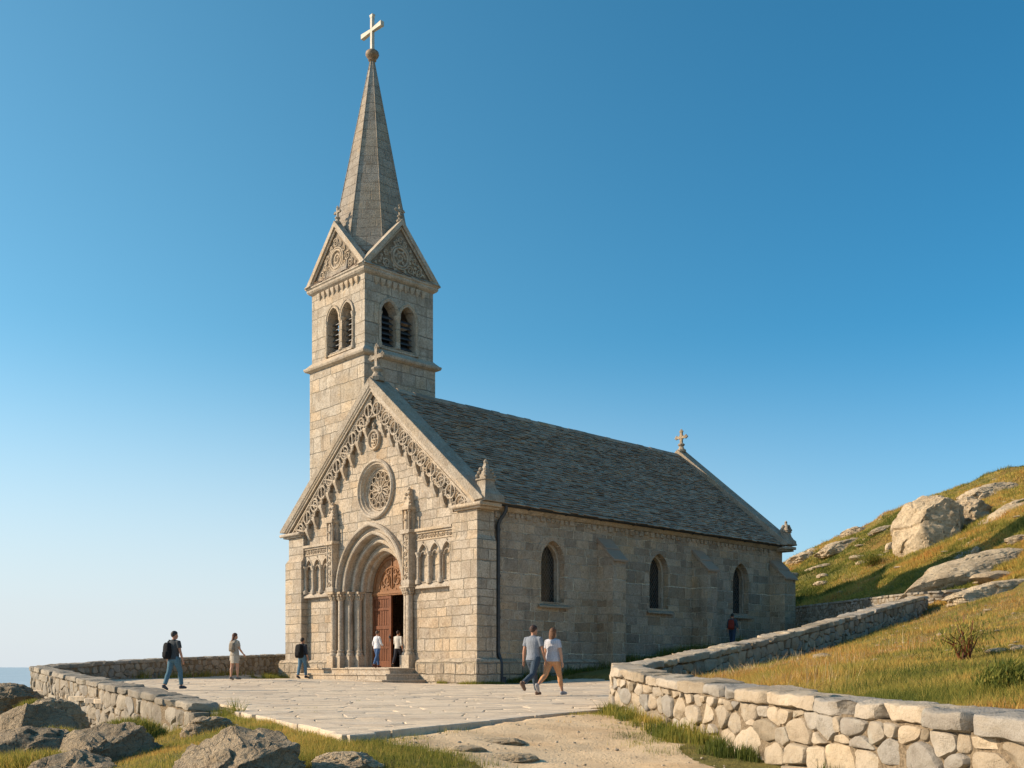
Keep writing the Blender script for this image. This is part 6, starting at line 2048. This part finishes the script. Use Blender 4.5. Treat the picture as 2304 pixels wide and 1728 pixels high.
        sl = sleeve * .29 if sleeve <= 1 else .29
        rr = .072 if male else .064
        pts = [shd + Vector((-q * .06, 0, .010)), shd + Vector((q * .004, 0, .004)), shd + d * .08, shd + d * max(sl, .10)]; rad = [.062, rr * .98, rr, rr * (.98 if male else .95)]
        if sleeve > 1:
            pts += [elb, elb + d2 * .12, elb + d2 * .25 * (sleeve - 1)]; rad = [.062, rr, rr * .92, rr * .85, .056, .05, .042]
        limb(sh, pts, rad, 12)
    e = .018
    z0 = shirt_len
    srows = [(z0, hw * 1.02 + .028, .150, -.008), (z0 + .06, hw + .022, .142, -.008), (1.06, hw * .92 + .024, .125, .0), (1.15, (.150 if male else .132) * build + .022, .120, .004), (1.26, (.168 if male else .150) * build + e, .134, .006),
             (1.36, (.184 if male else .163) * build + e, .135, .002), (1.43, sw * .86 + .016, .110, -.006), (1.472, sw * .52 + .014, .084, -.012), (1.495, .072, .070, -.010), (1.505, .060, .06, -.010)]
    rings_z(sh, [(z, w, d, y + L(z)) for z, w, d, y in srows], 20)
    vx = .0095
    dz = -low
    objs = [remeshed(body, 'body', skinm, vx, root, 2)]
    objs.append(remeshed(sh, 'shirt', cloth('cloth shirt', shirt), vx, root, 4))
    objs.append(remeshed(bt, {'trousers': 'trousers', 'leggings': 'leggings', 'shorts': 'shorts', 'skirt': 'skirt'}[kindb], cloth('cloth bottom', bottom[1]), vx, root, 4))
    hm = plain('hair', hc, .6, 60, .45, .01, .35)
    objs.append(remeshed(hb, 'hair', hm, vx, root, 2))
    sm_ = plain('shoe', shoe, .7, 30, .2)
    for sb in so: objs.append(remeshed(sb, 'shoe', sm_, vx * .8, root, 2))
    for o in objs: o.location.z = dz
    return root, dz, s

def backpack(label, root_args, col, off=(0, -.19, 1.20), size=(.16, .095, .24), straps=True, sag=0.0):
    (x, y, z), face, s, dz = root_args
    r = empty('backpack', (x, y, z), -face, label, 'backpack', 'backpacks worn by the visitors'); r.scale = (s, s, s)
    mat = cloth('pack fabric', col, 60)
    b = MB()
    ox, oy, oz = off; w, d, h = size
    def rr(z_, kw, kd):
        return [(ox + w * kw * np.sign(math.cos(t)) * abs(math.cos(t)) ** .6, oy + d * kd * np.sign(math.sin(t)) * abs(math.sin(t)) ** .6, oz + z_) for t in [2 * PI * j / 20 + .01 for j in range(20)]]
    b.loft([rr(-h, .80, .7), rr(-h * .92, .95, .95), rr(-h * .5, 1, 1.05), rr(0, 1, 1), rr(h * .55, .95, .9), rr(h * .85, .82, .72), rr(h, .5, .42)])
    o = b.build('pack_body', mat, r, 60); o.location.z = dz
    p = MB()
    def r2(z_, kw, kd): return [(ox + w * kw * np.sign(math.cos(t)) * abs(math.cos(t)) ** .6, oy - d * .95 + d * kd * np.sign(math.sin(t)) * abs(math.sin(t)) ** .6, oz + z_) for t in [2 * PI * j / 16 + .01 for j in range(16)]]
    p.loft([r2(-h * .8, .6, .25), r2(-h * .7, .72, .42), r2(-h * .2, .72, .40), r2(-h * .08, .62, .2)])
    o = p.build('pocket', mat, r, 60); o.location.z = dz
    if straps:
        q = MB()
        for sx in (-1, 1):
            q.tube([(ox + sx * w * .55, oy + d * .8, oz + h * .8), (ox * .3 + sx * .105, -.07, 1.49), (sx * .115 + ox * .2, .05, 1.47), (sx * .13, .135, 1.36), (sx * .15, .12, 1.2), (ox + sx * w * .75, oy + d * 1.0, oz - h * .75)], .016, 6)
        o = q.build('straps', mat, r, 60); o.location.z = dz
    return r

def side_at(px, lx):
    c, s_ = math.cos(ROT), math.sin(ROT); dx = (px - CXP) / F
    t = (lx + (-6.57) * c + 49.1 * s_) / (dx * c + s_)
    return -(t * dx + 6.57) * s_ + (t - 49.1) * c
def stand(px, depth): return (px - CXP) / F * depth
def front_at(px, ly):
    """local x on the facade at depth ly that the sight line at px meets"""
    c, s_ = math.cos(ROT), math.sin(ROT); dx = (px - CXP) / F
    t = (ly + (-6.57) * (-s_) + 49.1 * c) / (dx * (-s_) + c)
    return ((t * dx + 6.57) * c + (t - 49.1) * s_, ly)
def pl(x, y): return float(plaza_z(np.array([x]), np.array([y]))[0])
STRIDE_L = ((24, 6), (-20, 14)); STRIDE_R = ((-18, 16), (22, 6))
# walker in front of the terrace wall
d = 32.3; x = stand(376, d); p = (x, d, pl(x, d) + .01)
r, dz, s = person('man in a dark grey t-shirt and blue jeans walking behind the terrace parapet', p, .55, 1.80, ((-14, 10), (22, 16)), ((-6, 10, 12), (4, 12, 10)), True, SK1, (.052, .058, .062), .90, .62, ('trousers', (.085, .17, .225)), ('short', (.035, .03, .028)), (.05, .06, .08), .35, 1.06)
backpack('black backpack hanging off the left shoulder of the walker in jeans by the parapet', (p, .55, s, dz), (.012, .012, .013), (-.10, -.17, 1.16), (.13, .10, .25))
# woman in beige
d = 39.6; x = stand(507, d); p = (x, d, pl(x, d) + .01)
r, dz, s = person('woman in a beige top and short beige skirt standing on the terrace', p, .45, 1.74, ((-6, 3), (7, 5)), ((6, 14, 60), (8, 12, 35)), False, SK2, (.36, .31, .25), .90, .62, ('skirt', (.43, .38, .31)), ('long', (.10, .035, .018)), (.20, .17, .15), .5, 1.02)
backpack('small tan patterned rucksack on the back of the woman in beige', (p, .45, s, dz), (.25, .205, .155), (0, -.17, 1.22), (.115, .065, .17))
# man with black pack by the steps
q = L2W(front_at(653, -2.17)[0], -2.17, .10); p = (q[0], q[1], q[2] + .005)
r, dz, s = person('person with a black backpack and blue jeans at the left end of the steps', p, .55, 1.90, ((-9, 6), (14, 10)), ((2, 12, 30), (-4, 14, 14)), True, SK1, (.035, .04, .05), .90, 1.5, ('trousers', (.10, .19, .27)), ('short', (.03, .025, .02)), (.04, .045, .06), .0, 1.04)
backpack('bulging black backpack on the person by the left end of the steps', (p, .55, s, dz), (.010, .010, .011), (0, -.20, 1.17), (.185, .12, .30))
# people at the door
q = L2W(*front_at(815, -.75), .615); p = (q[0], q[1], q[2] + .005)
person('person in a white shirt and blue trousers walking up to the church door', p, .70, 1.68, ((14, 6), (-14, 12)), ((-10, 14, 30), (8, 14, 35)), False, SK1, (.66, .66, .68), .90, 1.45, ('trousers', (.06, .12, .25)), ('short', (.09, .06, .045)), (.10, .03, .025), .0, 1.0)
q = L2W(*front_at(860, .9), .65); p = (q[0], q[1], q[2] + .005)
person('person in a cream shirt and dark trousers stepping inside the dark doorway', p, .55, 1.70, ((-14, 12), (14, 8)), ((10, 10, 30), (-10, 12, 20)), True, SK1, (.55, .51, .45), .88, 1.4, ('trousers', (.03, .03, .04)), ('short', (.045, .022, .014)), (.03, .03, .03), .0, 1.0)
# the couple
d = 26.2; x = stand(1152, d); p = (x, d, pl(x, d) + .01)
person('man of the couple in a pale grey t-shirt and dark jeans walking away', p, .62, 1.80, ((26, 10), (-24, 40)), ((-4, 12, 8), (8, 12, 8)), True, SK1, (.21, .23, .265), .90, .62, ('trousers', (.050, .072, .10)), ('short', (.06, .028, .018)), (.16, .10, .07), .25, 1.05)
d = 26.4; x = stand(1194, d); p = (x, d, pl(x, d) + .01)
person('woman of the couple in a white t-shirt and peach leggings walking away', p, .62, 1.73, ((-26, 30), (24, 6)), ((6, 12, 6), (-4, 16, 8)), False, SK2, (.46, .46, .50), .90, .62, ('leggings', (.58, .30, .15)), ('bob', (.15, .065, .028)), (.36, .35, .36), -.1, 1.10)
# walker in the shade of the nave
q = L2W(8.9, side_at(1582, 8.9)); z = gz1(q[0], q[1])
p = (q[0], q[1], z)
r, dz, s = person('person in dark clothes standing in the shade below the last nave window', p, .5, 1.78, ((10, 6), (-10, 10)), ((6, 14, 20), (-6, 14, 20)), True, SK1, (.05, .07, .09), .90, 1.3, ('trousers', (.03, .05, .09)), ('short', (.02, .016, .014)), (.03, .03, .03), 0, 1.0)
backpack('dark red backpack on the person in the shade of the nave', (p, .5, s, dz), (.20, .03, .02), (0, -.19, 1.19), (.16, .10, .25))

# ------------------------------------------------------------------ light, sky, camera
SUN_EL, SUN_AZ = math.radians(27), math.radians(180 + 0)   # direction to the sun in the plan, from +X
sx, sy = math.cos(SUN_AZ), math.sin(SUN_AZ)
w = bpy.data.worlds.new('World'); SC.world = w; w.use_nodes = True
nt = w.node_tree; bg = nt.nodes['Background']
sk = nt.nodes.new('ShaderNodeTexSky'); sk.sky_type = 'NISHITA'; sk.sun_disc = False
sk.sun_elevation = SUN_EL; sk.sun_rotation = math.atan2(sx, sy)
sk.altitude = 1500; sk.air_density = 1.0; sk.dust_density = 2.5; sk.ozone_density = 2.0
SKY, EXPO = .133, .45
hs = nt.nodes.new('ShaderNodeHueSaturation'); hs.inputs['Hue'].default_value = .472; hs.inputs['Saturation'].default_value = 1.24
nt.links.new(sk.outputs[0], hs.inputs['Color'])
# the air: paler towards the sea horizon, deeper on the side away from the sun
tc = nt.nodes.new('ShaderNodeTexCoord'); sep = nt.nodes.new('ShaderNodeSeparateXYZ'); nt.links.new(tc.outputs['Generated'], sep.inputs[0])
def wmr(s_, a, b, lo_, hi_):
    n = nt.nodes.new('ShaderNodeMapRange'); n.interpolation_type = 'SMOOTHSTEP'; nt.links.new(s_, n.inputs[0])
    for k, v in zip((1, 2, 3, 4), (a, b, lo_, hi_)): n.inputs[k].default_value = v
    return n.outputs[0]
def wmix(f, a, b, mode='MIX'):
    n = nt.nodes.new('ShaderNodeMix'); n.data_type = 'RGBA'; n.blend_type = mode
    for s_, v in ((n.inputs[0], f), (n.inputs[6], a), (n.inputs[7], b)):
        if isinstance(v, bpy.types.NodeSocket): nt.links.new(v, s_)
        else: s_.default_value = (*v, 1)
    return n.outputs[2]
cc = wmix(wmr(sep.outputs[0], -.45, .5, 0, .95), hs.outputs[0], (.42, .76, .92), 'MULTIPLY')
pale = nt.nodes.new('ShaderNodeMath'); pale.operation = 'MULTIPLY'; nt.links.new(wmr(sep.outputs[2], 0, .31, .92, 0), pale.inputs[0]); nt.links.new(wmr(sep.outputs[0], -.25, .45, 1.0, .45), pale.inputs[1])
cc = wmix(pale.outputs[0], cc, tuple(v / SKY / 2 ** EXPO for v in (.72, .79, .84)))
nt.links.new(cc, bg.inputs[0]); bg.inputs[1].default_value = SKY
l = bpy.data.lights.new('sun', 'SUN'); l.energy = 4.6; l.angle = math.radians(.5); l.color = (1.0, .82, .60)
lo = bpy.data.objects.new('sun', l); C.objects.link(lo)
lo.rotation_euler = Vector((sx * math.cos(SUN_EL), sy * math.cos(SUN_EL), math.sin(SUN_EL))).to_track_quat('Z', 'Y').to_euler()
lo.location = (-40, 20, 40)
cam = bpy.data.cameras.new('camera'); co = bpy.data.objects.new('camera', cam); C.objects.link(co)
co.location = (0, 0, 0); co.rotation_euler = (PI / 2, 0, 0)
cam.sensor_width = 36; cam.lens = 36 * F / 2212; cam.shift_y = (HYP - 829.5) / 2212; cam.shift_x = 0
cam.clip_end = 120000; cam.clip_start = .1
SC.camera = co
SC.view_settings.view_transform = 'Standard'; SC.view_settings.look = 'None'; SC.view_settings.exposure = EXPO; SC.view_settings.gamma = 1
SC.view_settings.use_curve_mapping = False
